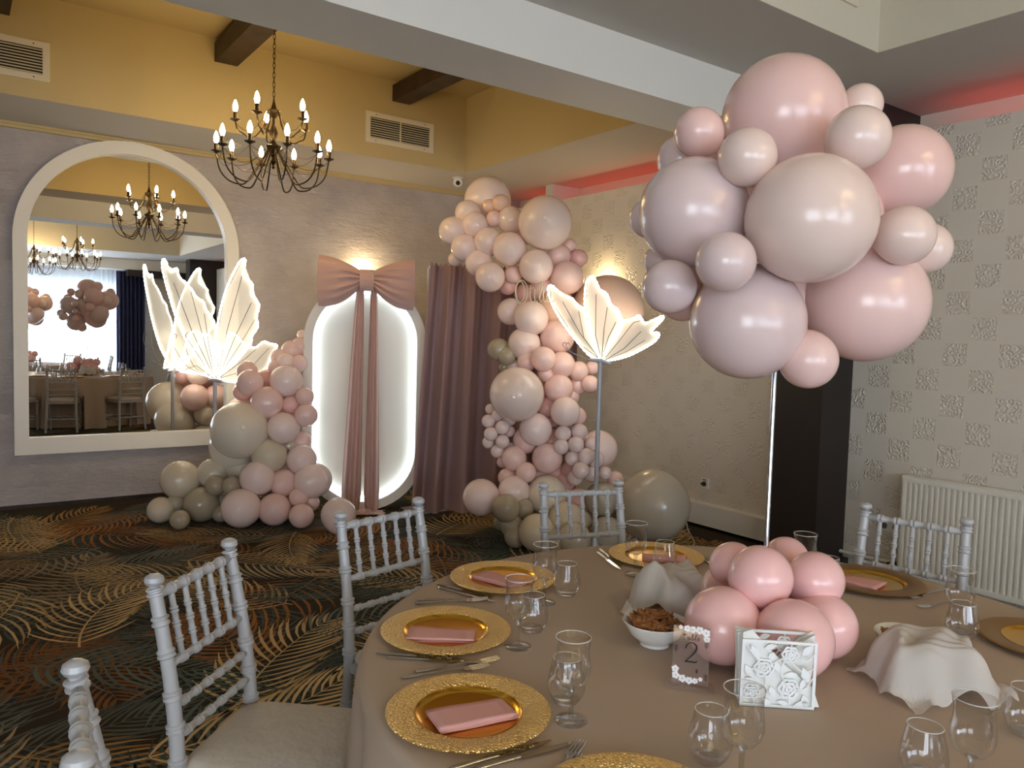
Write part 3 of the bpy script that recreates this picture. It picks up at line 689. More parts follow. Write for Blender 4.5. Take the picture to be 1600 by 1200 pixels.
# ------------------------------------------------------------------ glowing oval with velvet bow
oc = at(567, 798, Z=0); oang = math.radians(-24.4)
def loc_o(): return (oc[0], oc[1]+0.0, 0.0)
def stadium(w, h, z0, n=24):
    r = w/2; p = []
    for i in range(n+1): a = -PI+PI*i/n; p.append((r*math.cos(a), z0+r+r*math.sin(a)))
    for i in range(n+1): a = PI*i/n; p.append((r*math.cos(a), z0+h-r+r*math.sin(a)))
    return p
ov = thing('light_panel', 'white oval backdrop panel edged inside with cool white light', 'light panel', loc_o(), oang)
W_, H_ = 1.02, 1.96
ring_mesh(stadium(W_, H_, 0.0), stadium(W_-0.15, H_-0.15, 0.075), lambda u, v, d: (u, d, v), 0.16).build('frame', 'frame_white', ov, angle=30)
B().prism([(u, 0.15, v) for u, v in stadium(W_-0.02, H_-0.02, 0.01)], (0, 0.02, 0)).build('back_panel', 'frame_white', ov, smooth=False)
lp = stadium(W_-0.19, H_-0.19, 0.095)
B().tube([(u, 0.11, v) for u, v in lp], 0.011, 8, True).build('light_tube', 'led_cool', ov)
bow = thing('velvet_bow', 'large dusty rose velvet bow with long tails on the oval panel', 'bow', (oc[0], oc[1], 0.0), oang)
bz = at(568, 438, D=6.55)[2]
def bow_loop(s):
    rows_f, rows_b = [], []; n, m = 22, 34
    for i in range(n+1):
        u = i/n; x = s*(0.055+u*0.335)
        hh = 0.075+0.135*(1-(1-u)**1.9)
        sag = -0.02*u if s < 0 else -0.03*u
        rf, rb = [], []
        for j in range(m+1):
            v = -1+2*j/m
            edge = (1-abs(v)**4)
            puff = (0.03+0.075*math.sin(PI*min(1, u*0.8+0.12)))*edge
            pleat = 0.020*(1-u)**0.9*math.sin(v*17+3*u+s)*edge*min(1, 4*u+0.3)+0.006*(1-u)*math.sin(v*31+s)*edge
            # the lower edge swells down, the upper edge is scooped
            zz = v*hh+sag+(-0.02*math.sin(PI*u) if v < 0 else -0.008*math.sin(PI*u)*v)
            rf.append((x+s*0.01*(1-v*v)*u, -0.06-puff-pleat, bz+zz)); rb.append((x, -0.045+puff*0.15, bz+zz))
        rows_f.append(rf); rows_b.append(rb)
    b = B(); b.grid(rows_f); b.grid(rows_b)
    e = [(rows_f, rows_b)]
    b.grid([rows_f[-1], rows_b[-1]]); b.grid([rows_f[0], rows_b[0]])
    b.grid([[r[0] for r in rows_f], [r[0] for r in rows_b]]); b.grid([[r[-1] for r in rows_f], [r[-1] for r in rows_b]])
    return b
for s in (-1, 1): bow_loop(s).build('bow_loop', 'velvet_rose', bow, angle=70)
kn = []
for i in range(25):
    a = 2*PI*i/24; kn.append([(0.062*(1-0.12*abs(t))*t if False else 0.058*t, -0.075-0.065*math.cos(a)*(0.9+0.1*math.cos(2*t)), bz-0.005+0.088*math.sin(a)) for t in (-1, -.5, 0, .5, 1)])
B().grid(kn).build('knot', 'velvet_rose', bow, angle=70)
def tail(xc0, xc1, w0, w1, seed, hem=0.03):
    r = random.Random(seed); P = []; n = 36; m = 40; ph = r.uniform(0, 6)
    for i in range(n+1):
        u = i/n; row = []
        for j in range(m+1):
            v = j/m; w = w0+(w1-w0)*v**0.8; cx = xc0+(xc1-xc0)*v
            if v > 0.93: w *= 1-(v-0.93)*3.0
            d = (0.012+0.022*v)*math.sin(u*2*PI*2.3+ph+v*1.1)+0.006*math.sin(u*21+ph)
            z = bz-0.03+(hem-bz+0.03)*v
            y = -0.055+d-0.02*v-(0.06*max(0, v-0.93)/0.07)
            row.append((cx+(u-0.5)*w, y, z))
        P.append(row)
    return B().grid(P)
tail(-0.050, -0.105, 0.055, 0.17, 1).build('tail', 'velvet_rose', bow, angle=80)
tail(0.062, 0.070, 0.05, 0.135, 2).build('tail', 'velvet_rose', bow, angle=80)
P = []
for i in range(25):
    u = i/24; row = []
    for j in range(13):
        v = j/12; row.append((-0.15+0.32*u+0.02*math.sin(9*v+u*5), -0.20+0.16*v, 0.012+0.045*math.sin(PI*v)*math.sin(PI*u)*(0.6+0.4*math.sin(u*19+v*7))**2))
    P.append(row)
B().grid(P).build('pooled_hem', 'velvet_rose', bow, angle=80)
# ------------------------------------------------------------------ curtain on its stand
ca, cbq = at(655, 808, Z=0), at(860, 800, Z=0)
cd = np.array([0.911, -0.413, 0]); cn = np.array([0.413, 0.911, 0])
cz = at(668, 412, D=6.55)[2]
cst = thing('backdrop_stand', 'thin metal stand carrying the mauve curtain', 'stand', (ca[0]+0.03, ca[1], 0))
tl = at(671, 412, D=6.62); k0 = np.array([tl[0], tl[1], 0.0])
stp = B(); wid = 1.30
wpart(B().cyl(k0+np.array([0, 0, cz-0.02]), k0+cd*wid+np.array([0, 0, cz-0.02]), 0.014), 'crossbar', 'pole_grey', cst)
for q in (0.0, wid):
    b = k0+cd*q
    wpart(B().cyl(b, b+np.array([0, 0, cz-0.035]), 0.014), 'upright', 'pole_grey', cst)
    wpart(B().box(b[0]-0.15, b[0]+0.15, b[1]-0.15, b[1]+0.15, 0, 0.008), 'foot_plate', 'pole_grey', cst, smooth=False)
P = []; n = 260; ph = [1.0, 2.2, 0.4]
for i in range(n+1):
    u = i/n; row = []
    for j in range(25):
        v = j/24
        spread = 1.0+0.14*v
        s = (u*wid)*spread-0.13*v
        fold = math.sin(2*PI*6.7*u+ph[0]+0.9*math.sin(7*u)+0.5*v*math.sin(11*u))
        fold2 = math.sin(2*PI*23*u+ph[1])
        d = -0.06-(0.045+0.050*v)*fold-0.010*(1-v)*fold2-0.05*v
        z = cz+(0.02-cz)*v+(0.012*math.sin(2*PI*31*u) if j == 0 else 0)
        if v > 0.97: d -= 0.05*(v-0.97)/0.03
        p = k0+cd*s+cn*d; row.append((p[0], p[1], z))
    P.append(row)
single(B().grid(P), 'velvet_curtain', 'velvet_mauve', 'mauve velvet curtain hanging in folds between the oval panel and balloon column', 'curtain', k0+cd*0.6, angle=80)
# ------------------------------------------------------------------ name sign on the balloon column
def strokes(mb, lines, f3, r, n=6):
    for L in lines: mb.tube([f3(*p) for p in smooth_path([(a, b, 0) for a, b in L], 5)], r, n)
    return mb
sg = at(836, 456, D=5.62)
def f_sign(u, v, *_): return sg+RIGHT*(u-2)*0.0045+UPV*v*0.0047
def sh(L, dx): return [(a+dx, b) for a, b in L]
O_ = [(18*0.55*math.cos(a)-20, 18*math.sin(a)) for a in [PI/2+2*PI*i/16 for i in range(17)]]
O2 = [(14*0.5*math.cos(a)-22, 16*math.sin(a)) for a in [PI/2+2*PI*i/16 for i in range(17)]]
sgn = thing('name_sign', 'slim gold script name sign fixed to the balloon column', 'sign', sg)
letters = [('letter_o', [O_, O2]), ('letter_t', [[(-5, 10), (-6, 0), (-5, -13), (-2, -16)], [(-9, 5), (0, 6)]]), ('letter_i', [[(2, 4), (1, -8), (3, -16), (6, -13)], [(2.6, 9), (2.9, 10.5)]]),
           ('letter_l', [[(8, -10), (13, 8), (12, 15), (9, 10), (9, -8), (11, -16), (13, -13)]]), ('letter_i', [[(16, 4), (15, -8), (17, -16), (20, -13)], [(16.6, 9), (16.9, 10.5)]]),
           ('letter_a', [[(28, 2), (24, 3), (21, -5), (22, -15), (26, -12), (28, 2), (28, -10), (30, -16), (33, -12)]])]
for nm, ls in letters: wpart(strokes(B(), ls, f_sign, 0.0042), nm, 'sign_gold', sgn)
# ------------------------------------------------------------------ glowing butterflies
def butterfly(label, hub_px, D0, wings, ants, sticks, foot_z=0.0):
    hub = at(hub_px[0], hub_px[1], D=D0)
    t = thing('butterfly_lamp', label, 'lamp', (hub[0], hub[1], 0.0), 0, 'glowing butterfly lamps')
    wpart(B().cyl((hub[0], hub[1], 0.02), (hub[0], hub[1], hub[2]-0.01), 0.017, n=12), 'pole', 'pole_grey', t)
    wpart(B().lathe([(0.17, 0.0), (0.17, 0.006), (0.05, 0.014), (0.035, 0.05), (0.018, 0.12), (0, 0.12)], 28, (hub[0], hub[1], 0.0)), 'foot', 'pole_grey', t)
    b0, b1 = sticks
    wpart(B().tube([at(*b0, D=D0-0.02), hub+np.array([0, 0, 0.0]), at(*b1, D=D0-0.02)], [0.012, 0.02, 0.012], 10), 'body', 'pole_grey', t)
    v = CAM-hub; v[2] = 0; v /= np.linalg.norm(v)
    for (turn, tilt, outline, veins) in wings:
        a = math.radians(turn); n = np.array([v[0]*math.cos(a)-v[1]*math.sin(a), v[0]*math.sin(a)+v[1]*math.cos(a), math.tan(math.radians(tilt))]); n /= np.linalg.norm(n)
        pts = [at_plane(x, y, hub, n) for x, y in outline]
        sm = smooth_path(pts+[pts[0]], 4)[:-1]
        bmw = bmesh.new(); vs = [bmw.verts.new([float(c) for c in p]) for p in sm]; f = bmw.faces.new(vs); bmesh.ops.triangulate(bmw, faces=[f])
        mb = B(); bmw.verts.index_update()
        mb.add([tuple(q.co) for q in bmw.verts], [tuple(x.index for x in q.verts) for q in bmw.faces]); bmw.free()
        w = wpart(mb, 'wing', 'wing', t, smooth=False)
        fo = n*0.014*(1 if n @ (CAM-hub) > 0 else -1)
        dense = []
        for i_, p in enumerate(sm):
            q = sm[(i_+1) % len(sm)]; kk = max(1, int(np.linalg.norm(q-p)/0.016))
            dense += [p+(q-p)*(j_/kk) for j_ in range(kk)]
        e = wpart(B().tube([p+fo*0.6 for p in dense], [0.0088 if i_ % 2 else 0.0045 for i_ in range(len(dense))], 6, True), 'light_rim', 'led_warm', t, angle=180); e.parent = w
        vb = B(); off = n*0.012*(1 if n @ (CAM-hub) > 0 else -1)
        for L in veins: vb.tube([at_plane(x, y, hub, n)+off for x, y in L], 0.0028, 5)
        ve = wpart(vb, 'wire_rib', 'wire', t); ve.parent = w
    for L in ants:
        wpart(B().tube(smooth_path([at(x, y, D=D0-0.06) for x, y in L], 5), 0.0025, 5), 'antenna', 'wire', t)
    return t
Z = lambda L: [(840+a/6, 420+b/6) for a, b in L]
rw = [(-18, 0, Z([(590,855),(500,820),(380,690),(250,520),(160,370),(105,230),(110,165),(150,165),(220,235),(330,280),(370,345),(440,380),(480,560),(540,740)]), [Z([(590,850),(380,690),(130,300)]), Z([(580,840),(400,600),(240,310)]), Z([(585,840),(440,650),(390,400)])]),
      (12, 0, Z([(595,855),(500,660),(455,500),(440,330),(450,150),(480,85),(520,75),(560,150),(580,195),(640,230),(668,290),(690,340),(750,385),(775,450),(790,500),(720,640)]), [Z([(590,850),(480,590),(445,380),(460,140)]), Z([(592,845),(540,620),(545,240)]), Z([(598,845),(620,560),(650,360)]), Z([(600,840),(660,640),(730,500)])]),
      (40, 8, Z([(605,862),(640,760),(760,600),(800,495),(880,470),(940,440),(965,465),(1000,510),(1080,480),(1160,445),(1165,475),(1060,590),(1120,600),(1130,630),(1080,690),(990,745),(850,815),(720,850)]), [Z([(610,855),(760,670),(890,505),(950,490)]), Z([(620,858),(800,750),(960,590)]), Z([(620,862),(820,780),(1000,670)])])]
butterfly('glowing white butterfly lamp on a tall pole before the balloon column', (938, 563), 5.5, rw, [Z([(500,855),(420,830),(330,790),(275,740),(270,705),(290,695),(298,712)]), Z([(500,855),(400,820),(320,785),(250,735),(236,705),(255,690),(270,705)])], ((922, 562), (954, 569)))
Z = lambda L: [(200+a*.2083, 390+b*.2083) for a, b in L]
lw = [(-35, 0, Z([(650,960),(560,860),(470,740),(370,520),(310,330),(268,170),(262,85),(285,80),(320,165),(345,150),(375,145),(388,205),(440,250),(490,310),(520,360),(570,390),(590,450),(640,520),(662,600),(668,800)]), [Z([(640,955),(420,620),(320,370),(268,90)]), Z([(650,950),(490,620),(350,250)]), Z([(652,950),(560,620),(480,320)]), Z([(655,940),(610,700),(580,480)])]),
      (25, 0, Z([(668,955),(655,800),(662,620),(690,450),(740,280),(800,150),(848,75),(878,82),(865,185),(900,225),(932,265),(930,330),(980,415),(962,500),(970,580),(925,650),(915,710),(800,850)]), [Z([(672,950),(662,650),(720,340),(850,80)]), Z([(675,950),(740,600),(850,200)]), Z([(680,945),(800,650),(920,400)]), Z([(680,950),(830,720),(950,520)])]),
      (50, 6, Z([(672,965),(700,850),(740,640),(800,640),(860,700),(945,735),(1010,690),(1060,705),(1110,715),(1105,745),(1070,800),(1030,900),(930,960),(810,990),(720,985)]), [Z([(680,960),(870,820),(950,750)]), Z([(680,965),(900,900),(1050,740)]), Z([(690,960),(760,800),(820,660)])]),
      (-55, 4, Z([(655,970),(560,935),(450,920),(400,905),(470,800),(540,690),(580,635),(620,660),(650,800)]), [Z([(650,965),(520,870),(430,905)]), Z([(652,960),(590,800),(580,650)])])]
butterfly('glowing white butterfly lamp on a pole beside the arched mirror', (336, 594), 6.45, lw, [Z([(640,965),(560,930),(450,880),(380,790),(335,700),(340,640),(365,640),(360,665)]), Z([(650,965),(580,930),(500,880),(440,760),(432,650),(450,620)])], ((326, 594), (347, 596)))
# ------------------------------------------------------------------ chairs
def bamboo(mb, a, b, r, rings, rr=1.38, n=10, wide=0.006):
    a, b = Vector(a), Vector(b); L = (b-a).length
    st = [(0.0, r)]
    for q in rings:
        for d, k in ((-2.2*wide, 1), (-1.5*wide, rr), (-0.7*wide, rr), (0, 1.02), (0.7*wide, rr), (1.5*wide, rr), (2.2*wide, 1)): st.append((q*L+d, r*k))
    st.append((L, r)); st = [(min(max(s, 0), L), q) for s, q in st]
    return mb.tube([a+(b-a)*(s/L) for s, _ in st], [q for _, q in st], n)
def chair():
    t = thing('dining_chair', '-', 'chair', (0, 0, 0), 0, 'pearl white bamboo-style dining chairs')
    for s in (-1, 1):
        p = B()
        path = [Vector((s*0.195, -0.235, 0)), Vector((s*0.182, -0.205, 0.25)), Vector((s*0.176, -0.195, 0.45)), Vector((s*0.173, -0.215, 0.66)), Vector((s*0.170, -0.262, 0.895))]
        sm = [Vector([float(c) for c in q]) for q in smooth_path(path, 10)]
        pts, rs = [], []
        ringz = (0.10, 0.30, 0.47, 0.555, 0.635, 0.735, 0.815, 0.885)
        for i in range(len(sm)-1):
            for k in range(7):
                q = sm[i].lerp(sm[i+1], k/7); r = 0.0155+0.003*max(0, 1-abs(q.z-0.5)/0.5)
                for z in ringz:
                    d = abs(q.z-z)
                    if d < 0.010: r += 0.0048 if d > 0.0025 else 0.001
                pts.append(q); rs.append(r)
        pts.append(sm[-1]); rs.append(0.0155)
        p.tube(pts, rs, 14); po = p.build('back_post', 'chair', t, angle=50)
        e = sm[-1]
        B().lathe([(0.010, -0.005), (0.012, 0.004), (0.019, 0.008), (0.0235, 0.016), (0.021, 0.026), (0.012, 0.032), (1e-5, 0.033)], 16, e).build('finial', 'chair', po)
        l = B(); bamboo(l, (s*0.185, 0.195, 0), (s*0.19, 0.185, 0.42), 0.0165, (0.25, 0.55, 0.85)); l.build('leg', 'chair', t, angle=50)
        st = B(); bamboo(st, (s*0.186, -0.215, 0.16), (s*0.186, 0.19, 0.16), 0.010, (0.2, 0.5, 0.8)); st.build('stretcher', 'chair', t, angle=50)
    def rail(z, y, name, r, rings):
        b = B(); bamboo(b, (-0.172, y, z), (0.172, y, z), r, rings); return b.build(name, 'chair', t, angle=50)
    rail(0.875, -0.258, 'top_rail', 0.0115, (0.17, 0.335, 0.5, 0.665, 0.83))
    rail(0.705, -0.223, 'back_rail', 0.010, (0.17, 0.335, 0.5, 0.665, 0.83))
    rail(0.605, -0.207, 'back_rail', 0.009, (0.12, 0.27, 0.42, 0.58, 0.73, 0.88))
    rail(0.53, -0.199, 'back_rail', 0.009, (0.12, 0.27, 0.42, 0.58, 0.73, 0.88))
    for k in range(5):
        x = -0.172+0.344*(0.17+0.165*k)
        b = B(); bamboo(b, (x, -0.256, 0.872), (x, -0.224, 0.708), 0.0078, (0.30, 0.52, 0.74), 1.4, 10, 0.004); b.build('spindle', 'chair', t, angle=50)
    s = B()
    s.prism([(-0.18, -0.205, 0.405), (0.18, -0.205, 0.405), (0.205, 0.205, 0.405), (-0.205, 0.205, 0.405)], (0, 0, 0.03)); s.build('seat', 'chair', t, smooth=False)
    P = []; n = 28
    def outline(u, k):
        x0, y0 = math.cos(u), math.sin(u)
        e = 0.28
        sx = math.copysign(abs(x0)**e, x0); sy = math.copysign(abs(y0)**e, y0)
        return sx*(0.192+0.012*sy)*k, sy*0.205*k
    prof = [(0.0, 0.482), (0.5, 0.480), (0.85, 0.473), (0.96, 0.464), (1.0, 0.452), (0.985, 0.440), (0.95, 0.436), (0.0, 0.436)]
    for i in range(48):
        u = 2*PI*i/48; row = []
        for k, z in prof:
            x, y = outline(u, k); row.append((x, y, z))
        P.append(row)
    B().grid(P, True).build('cushion', 'cushion', t, angle=60)
    b = B(); bamboo(b, (-0.185, 0.19, 0.19), (0.185, 0.19, 0.19), 0.010, (0.2, 0.5, 0.8)); b.build('stretcher', 'chair', t, angle=50)
    b = B(); bamboo(b, (-0.184, -0.212, 0.19), (0.184, -0.212, 0.19), 0.010, (0.2, 0.5, 0.8)); b.build('stretcher', 'chair', t, angle=50)
    return t
CH = chair()
def place_chair(top, facing, label, first=[True]):
    f = Vector((facing[0], facing[1], 0)).normalized()
    o = CH if first[0] else copy_tree(CH); first[0] = False
    o.location = (top[0]+f.x*0.262, top[1]+f.y*0.262, 0.0)
    o.rotation_euler = (0, 0, math.atan2(-f.x, f.y)); o['label'] = label
    return o
seats1 = []
def pc(*a_):
    o = place_chair(*a_); seats1.append((o.location.x, o.location.y, o.rotation_euler.z))
pc((0.505, 2.10), (0.70, -0.715), 'pearl white chair with its ivory cushion in full view, pulled out from the table')
pc((1.203, 2.427), (0.21, -0.98), 'pearl white chair standing behind two gold chargers with its side to the glowing oval')
pc((2.13, 2.433), (-0.31, -0.95), 'pearl white chair in front of the balloon column butterfly lamp')
pc((2.865, 1.415), (-0.97, -0.24), 'pearl white chair in front of the white radiator')
pc((0.150, 1.362), (0.99, -0.10), 'pearl white chair seen end on with only its back rails above the carpet')
# ------------------------------------------------------------------ round tables
def table(cx, cy, R, label, clabel, seed, seats=()):
    t = thing('round_table', label, 'table', (cx, cy, 0), 0, 'round dining tables')
    B().lathe([(0, 0.72), (R-0.03, 0.72), (R-0.02, 0.735), (R-0.03, 0.75), (0, 0.75)], 64).build('table_top', 'dark_wood', t)
    B().lathe([(0.30, 0), (0.30, 0.03), (0.06, 0.06), (0.05, 0.68), (0.2, 0.719), (0, 0.719)], 24).build('pedestal', 'dark_wood', t)
    r = random.Random(seed); n = 288; P = []
    k1, k2, p1, p2 = 19, 31, r.uniform(0, 6), r.uniform(0, 6)
    prof = [(0.02, 0.758), (0.4, 0.758), (0.8, 0.758), (0.95, 0.758), (0.985, 0.757), (1.0, 0.752), (1.006, 0.74)]
    skirt = [0.72, 0.68, 0.6, 0.5, 0.38, 0.25, 0.12, 0.015]
    for i in range(n):
        a = 2*PI*i/n; row = []
        for q, z in prof: row.append((q*R*math.cos(a), q*R*math.sin(a), z))
        for z in skirt:
            d = (0.75-z)/0.75; am = 0.055*d**0.7
            w = math.sin(k1*a+p1+0.8*math.sin(3*a)+0.4*d)*0.75+math.sin(k2*a+p2)*0.25
            q = R*1.006+0.035*d+am*w
            if z < 0.5:
                for (hx, hy, hr) in seats:
                    while q > 0.5:
                        lx, ly = cx+q*math.cos(a)-hx, cy+q*math.sin(a)-hy
                        xx, yy = lx*math.cos(-hr)-ly*math.sin(-hr), lx*math.sin(-hr)+ly*math.cos(-hr)
                        if abs(xx) < 0.245 and abs(yy) < 0.25: q -= 0.01
                        else: break
            row.append((q*math.cos(a), q*math.sin(a), z))
        P.append(row)
    b = B().grid(P, True); b.add([P[i][0] for i in range(n)], [tuple(range(n))])
    o = b.build('tablecloth', 'tablecloth', None, angle=70); o.location = (cx, cy, 0)
    tag(o, clabel, 'tablecloth', 'taupe tablecloths')
TX, TY, TR, TZ = 1.63, 1.18, 0.978, 0.7585
table(TX, TY, TR, 'large round table under a taupe cloth set with gold chargers', 'taupe cloth draped to the floor under the gold chargers', 1, seats1)
T2 = (1.10, -2.60)
table(T2[0], T2[1], 0.9, 'round table further down the hall near the windows', 'taupe cloth on the table nearer the windows', 2)
# ------------------------------------------------------------------ balloon centrepiece
cpx, cpy = 1.655, 1.180
cen = thing('balloon_centrepiece', 'pearly pink balloon cluster on a tall pole rising from the set table', 'centrepiece', (cpx, cpy, TZ), 0, 'balloon centrepieces on poles')
wpart(B().box(cpx-0.14, cpx+0.14, cpy-0.14, cpy+0.14, TZ, TZ+0.008), 'base_board', 'base_pink', cen, smooth=False)
ptop = at(1222, 340, D=1.99)
wpart(B().cyl((cpx, cpy, TZ+0.005), ptop, 0.006, n=12), 'pole', 'chrome', cen)
Dp = float((np.array([cpx, cpy, 0.9])-CAM) @ FWD)
cc = np.array(ptop); cp0 = (1225, 335)
clus = [(1224,184,94,'tp2',-.02),(1266,342,100,'iv2',-.26),(1084,332,85,'pl2',-.12),(1168,503,89,'pl2',-.12),(1352,472,93,'lp2',-.04),(1411,268,71,'pk2',.05),(1168,246,45.5,'iv2',-.24),(1340,216,49.5,'iv2',-.24),(1092,207,38.5,'pk2',-.10),
        (1345,165,33,'iv2',-.02),(1134,409,47,'pl2',-.30),(1046,448,42.5,'pl2',-.16),(1413,368,46,'iv2',-.20),(1445,388,40,'iv2',-.05),(1263,562,45,'lp2',-.14),(1065,250,38,'pl2',.06),(1013,342,30,'pl2',.08),(1032,408,26,'pl2',.06),(1066,468,34,'lp2',.02)]
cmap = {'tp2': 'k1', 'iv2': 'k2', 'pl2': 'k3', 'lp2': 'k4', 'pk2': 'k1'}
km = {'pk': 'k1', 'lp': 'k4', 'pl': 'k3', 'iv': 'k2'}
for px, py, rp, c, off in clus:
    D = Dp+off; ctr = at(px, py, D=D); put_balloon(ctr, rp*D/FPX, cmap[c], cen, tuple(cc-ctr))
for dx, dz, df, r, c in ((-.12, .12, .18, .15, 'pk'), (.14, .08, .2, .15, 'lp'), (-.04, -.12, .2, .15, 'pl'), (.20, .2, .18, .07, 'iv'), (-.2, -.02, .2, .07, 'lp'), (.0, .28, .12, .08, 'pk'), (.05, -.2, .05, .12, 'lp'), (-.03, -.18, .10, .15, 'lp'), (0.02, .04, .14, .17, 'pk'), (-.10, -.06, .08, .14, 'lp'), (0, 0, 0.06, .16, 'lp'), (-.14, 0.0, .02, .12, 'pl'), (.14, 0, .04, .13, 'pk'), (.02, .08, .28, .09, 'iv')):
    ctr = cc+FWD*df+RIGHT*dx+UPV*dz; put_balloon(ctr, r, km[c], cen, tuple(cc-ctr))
bb = [(1188,902,49.5,'tp',-.10),(1273.5,906,44,'tp',-.03),(1146,884,37,'tp',.05),(1228,874,35,'tp',.12),(1130,977,60,'tp',-.09),(1240,998,61,'tp',-.15),(1288,978,50,'tp',.0)]
for px, py, rp, c, off in bb:
    D = Dp+off; ctr = at(px, py, D=D); r = rp*D/FPX
    if ctr[2]-r < TZ+0.01: D = (CAM[2]-TZ-0.01)/(rp/FPX-ray(px, py)[2]); ctr = at(px, py, D=D); r = rp*D/FPX
    put_balloon(ctr, r, c, cen, (cpx-ctr[0], cpy-ctr[1], 0.9-ctr[2]))
for a in (0.3, 1.5):
    put_balloon((cpx+0.10*math.cos(a), cpy+0.10*math.sin(a), TZ+0.105), 0.085, 'tp', cen, (-1, 0, 0))
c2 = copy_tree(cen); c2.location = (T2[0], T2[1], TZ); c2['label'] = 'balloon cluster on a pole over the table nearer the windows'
# ------------------------------------------------------------------ gold chargers and napkins
def charger_meshes():
    rim = B().lathe([(0.104, 0.0065), (0.108, 0.0105), (0.112, 0.0125), (0.158, 0.0155), (0.1645, 0.0150), (0.166, 0.0135), (0.163, 0.0115), (0.112, 0.0085), (0.104, 0.0040)], 72, cap=False)
    well = B().lathe([(1e-5, 0.0045), (0.092, 0.0045), (0.100, 0.0055), (0.1075, 0.0115), (0.1075, 0.0085), (0.100, 0.0005), (0.092, 0.0), (1e-5, 0.0)], 64, cap=False)
    return rim, well
_r, _w = charger_meshes(); rim_me = _r.mesh('hammered_rim', 'gold_hammered', True, 60); well_me = _w.mesh('well', 'gold', True, 60)
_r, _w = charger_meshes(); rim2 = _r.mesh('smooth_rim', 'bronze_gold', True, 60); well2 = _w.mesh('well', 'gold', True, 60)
def charger(p, label, smooth=False):
    t = thing('charger_plate', label, 'plate', (p[0], p[1], TZ), 0, 'gold charger plates')
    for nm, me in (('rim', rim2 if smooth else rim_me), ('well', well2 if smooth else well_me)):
        o = bpy.data.objects.new(nm, me); col.objects.link(o); o.parent = t
    return t
def napkin(p, w, d, ang, label, seed):
    r = random.Random(seed); t = thing('folded_napkin', label, 'napkin', (p[0], p[1], TZ+0.005), ang, 'pink napkins on the chargers')
    for k, z in enumerate((0.0, 0.002, 0.004)):
        P = []; off = r.uniform(-.003, .003)
        for i in range(9):
            u = i/8; row = []
            for j in range(7):
                v = j/6; row.append(((u-.5)*w+off*(k-1), (v-.5)*d+off*0.7*k, z+0.0012+0.0025*math.sin(3*u+seed)*v+(0.003*(1-v)*k*0.5)+0.002*math.sin(9*u+5*v+seed)*0.3))
            P.append(row)
        b = B().grid(P); o = b.build('fold', 'napkin_pink', t, angle=60)
        md = o.modifiers.new('thick', 'SOLIDIFY'); md.thickness = 0.0012; md.offset = 1
pl = {'a': (732,1108), 'b': (697,982), 'c': (786,900), 'd': (1025,866), 'e': (1360,905), 'f': (1640,1000)}
lab = {'a': 'hammered gold charger with the most tilted pink napkin, beside crossed knives and forks', 'b': 'hammered gold charger between two pairs of knives, napkin lying straight', 'c': 'hammered gold charger behind a stemmed glass, napkin partly hidden by its bowl',
       'd': 'hammered gold charger in front of the butterfly lamp chair', 'e': 'smooth bronze gold charger in front of the radiator chair', 'f': 'smooth bronze gold charger cut by the frame beside two knives'}
PL = {}
for k, p in pl.items():
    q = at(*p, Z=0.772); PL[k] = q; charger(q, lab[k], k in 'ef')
_g = at(992, 1262, Z=0.772); charger(_g, 'hammered gold charger of which only the rim shows beside the upturned forks')
def nk(k, px, w, d, corner_a, corner_b, label, seed):
    a, b = at(*corner_a, Z=0.772), at(*corner_b, Z=0.772); ang = math.atan2(b[1]-a[1], b[0]-a[0])
    q = at(*px, Z=0.776); napkin(q, w, d, ang, label, seed)
nk('a', (737,1111), 0.165, 0.085, (690,1140), (808,1116), 'pink paper napkin folded askew on the charger beside the crossed knives', 1)
nk('b', (691,986), 0.165, 0.085, (638,998), (742,1001), 'pink paper napkin lying straight on the charger between the knife pairs', 2)
nk('c', (781,901), 0.165, 0.085, (736,899), (790,914), 'pink paper napkin on the charger behind the stemmed glass', 3)
nk('d', (1038,868), 0.15, 0.085, (1010,876), (1062,880), 'pink paper napkin on the charger before the butterfly lamp chair', 4)
nk('e', (1346,906), 0.12, 0.10, (1318,911), (1352,919), 'pink paper napkin folded square on the smooth charger before the radiator chair', 5)
# ------------------------------------------------------------------ glasses
def wine_me():
    foot = B().lathe([(1e-5, 0.006), (0.006, 0.007), (0.016, 0.0045), (0.033, 0.0025), (0.034, 0.001), (0.033, 0.0), (1e-5, 0.0)], 32, cap=False).mesh('foot', 'glass_solid', True, 70)
    stem = B().lathe([(0.0062, 0.0065), (0.0048, 0.014), (0.0046, 0.045), (0.0056, 0.060), (0.010, 0.069)], 16, cap=False).mesh('stem', 'glass_solid', True, 70)
    bowl = B().lathe([(1e-5, 0.0665), (0.010, 0.068), (0.022, 0.0745), (0.032, 0.087), (0.0365, 0.103), (0.0355, 0.120), (0.0328, 0.138), (0.0330, 0.155), (0.0352, 0.171), (0.0350, 0.1715)], 40, cap=False).mesh('bowl', 'glass', True, 70)
    rim = B().tube([(0.0350*math.cos(2*PI*i/40), 0.0350*math.sin(2*PI*i/40), 0.1712) for i in range(40)], 0.0010, 5, True).mesh('rim', 'glass_rim_glint')
    return (('foot', foot), ('stem', stem), ('bowl', bowl), ('rim', rim))
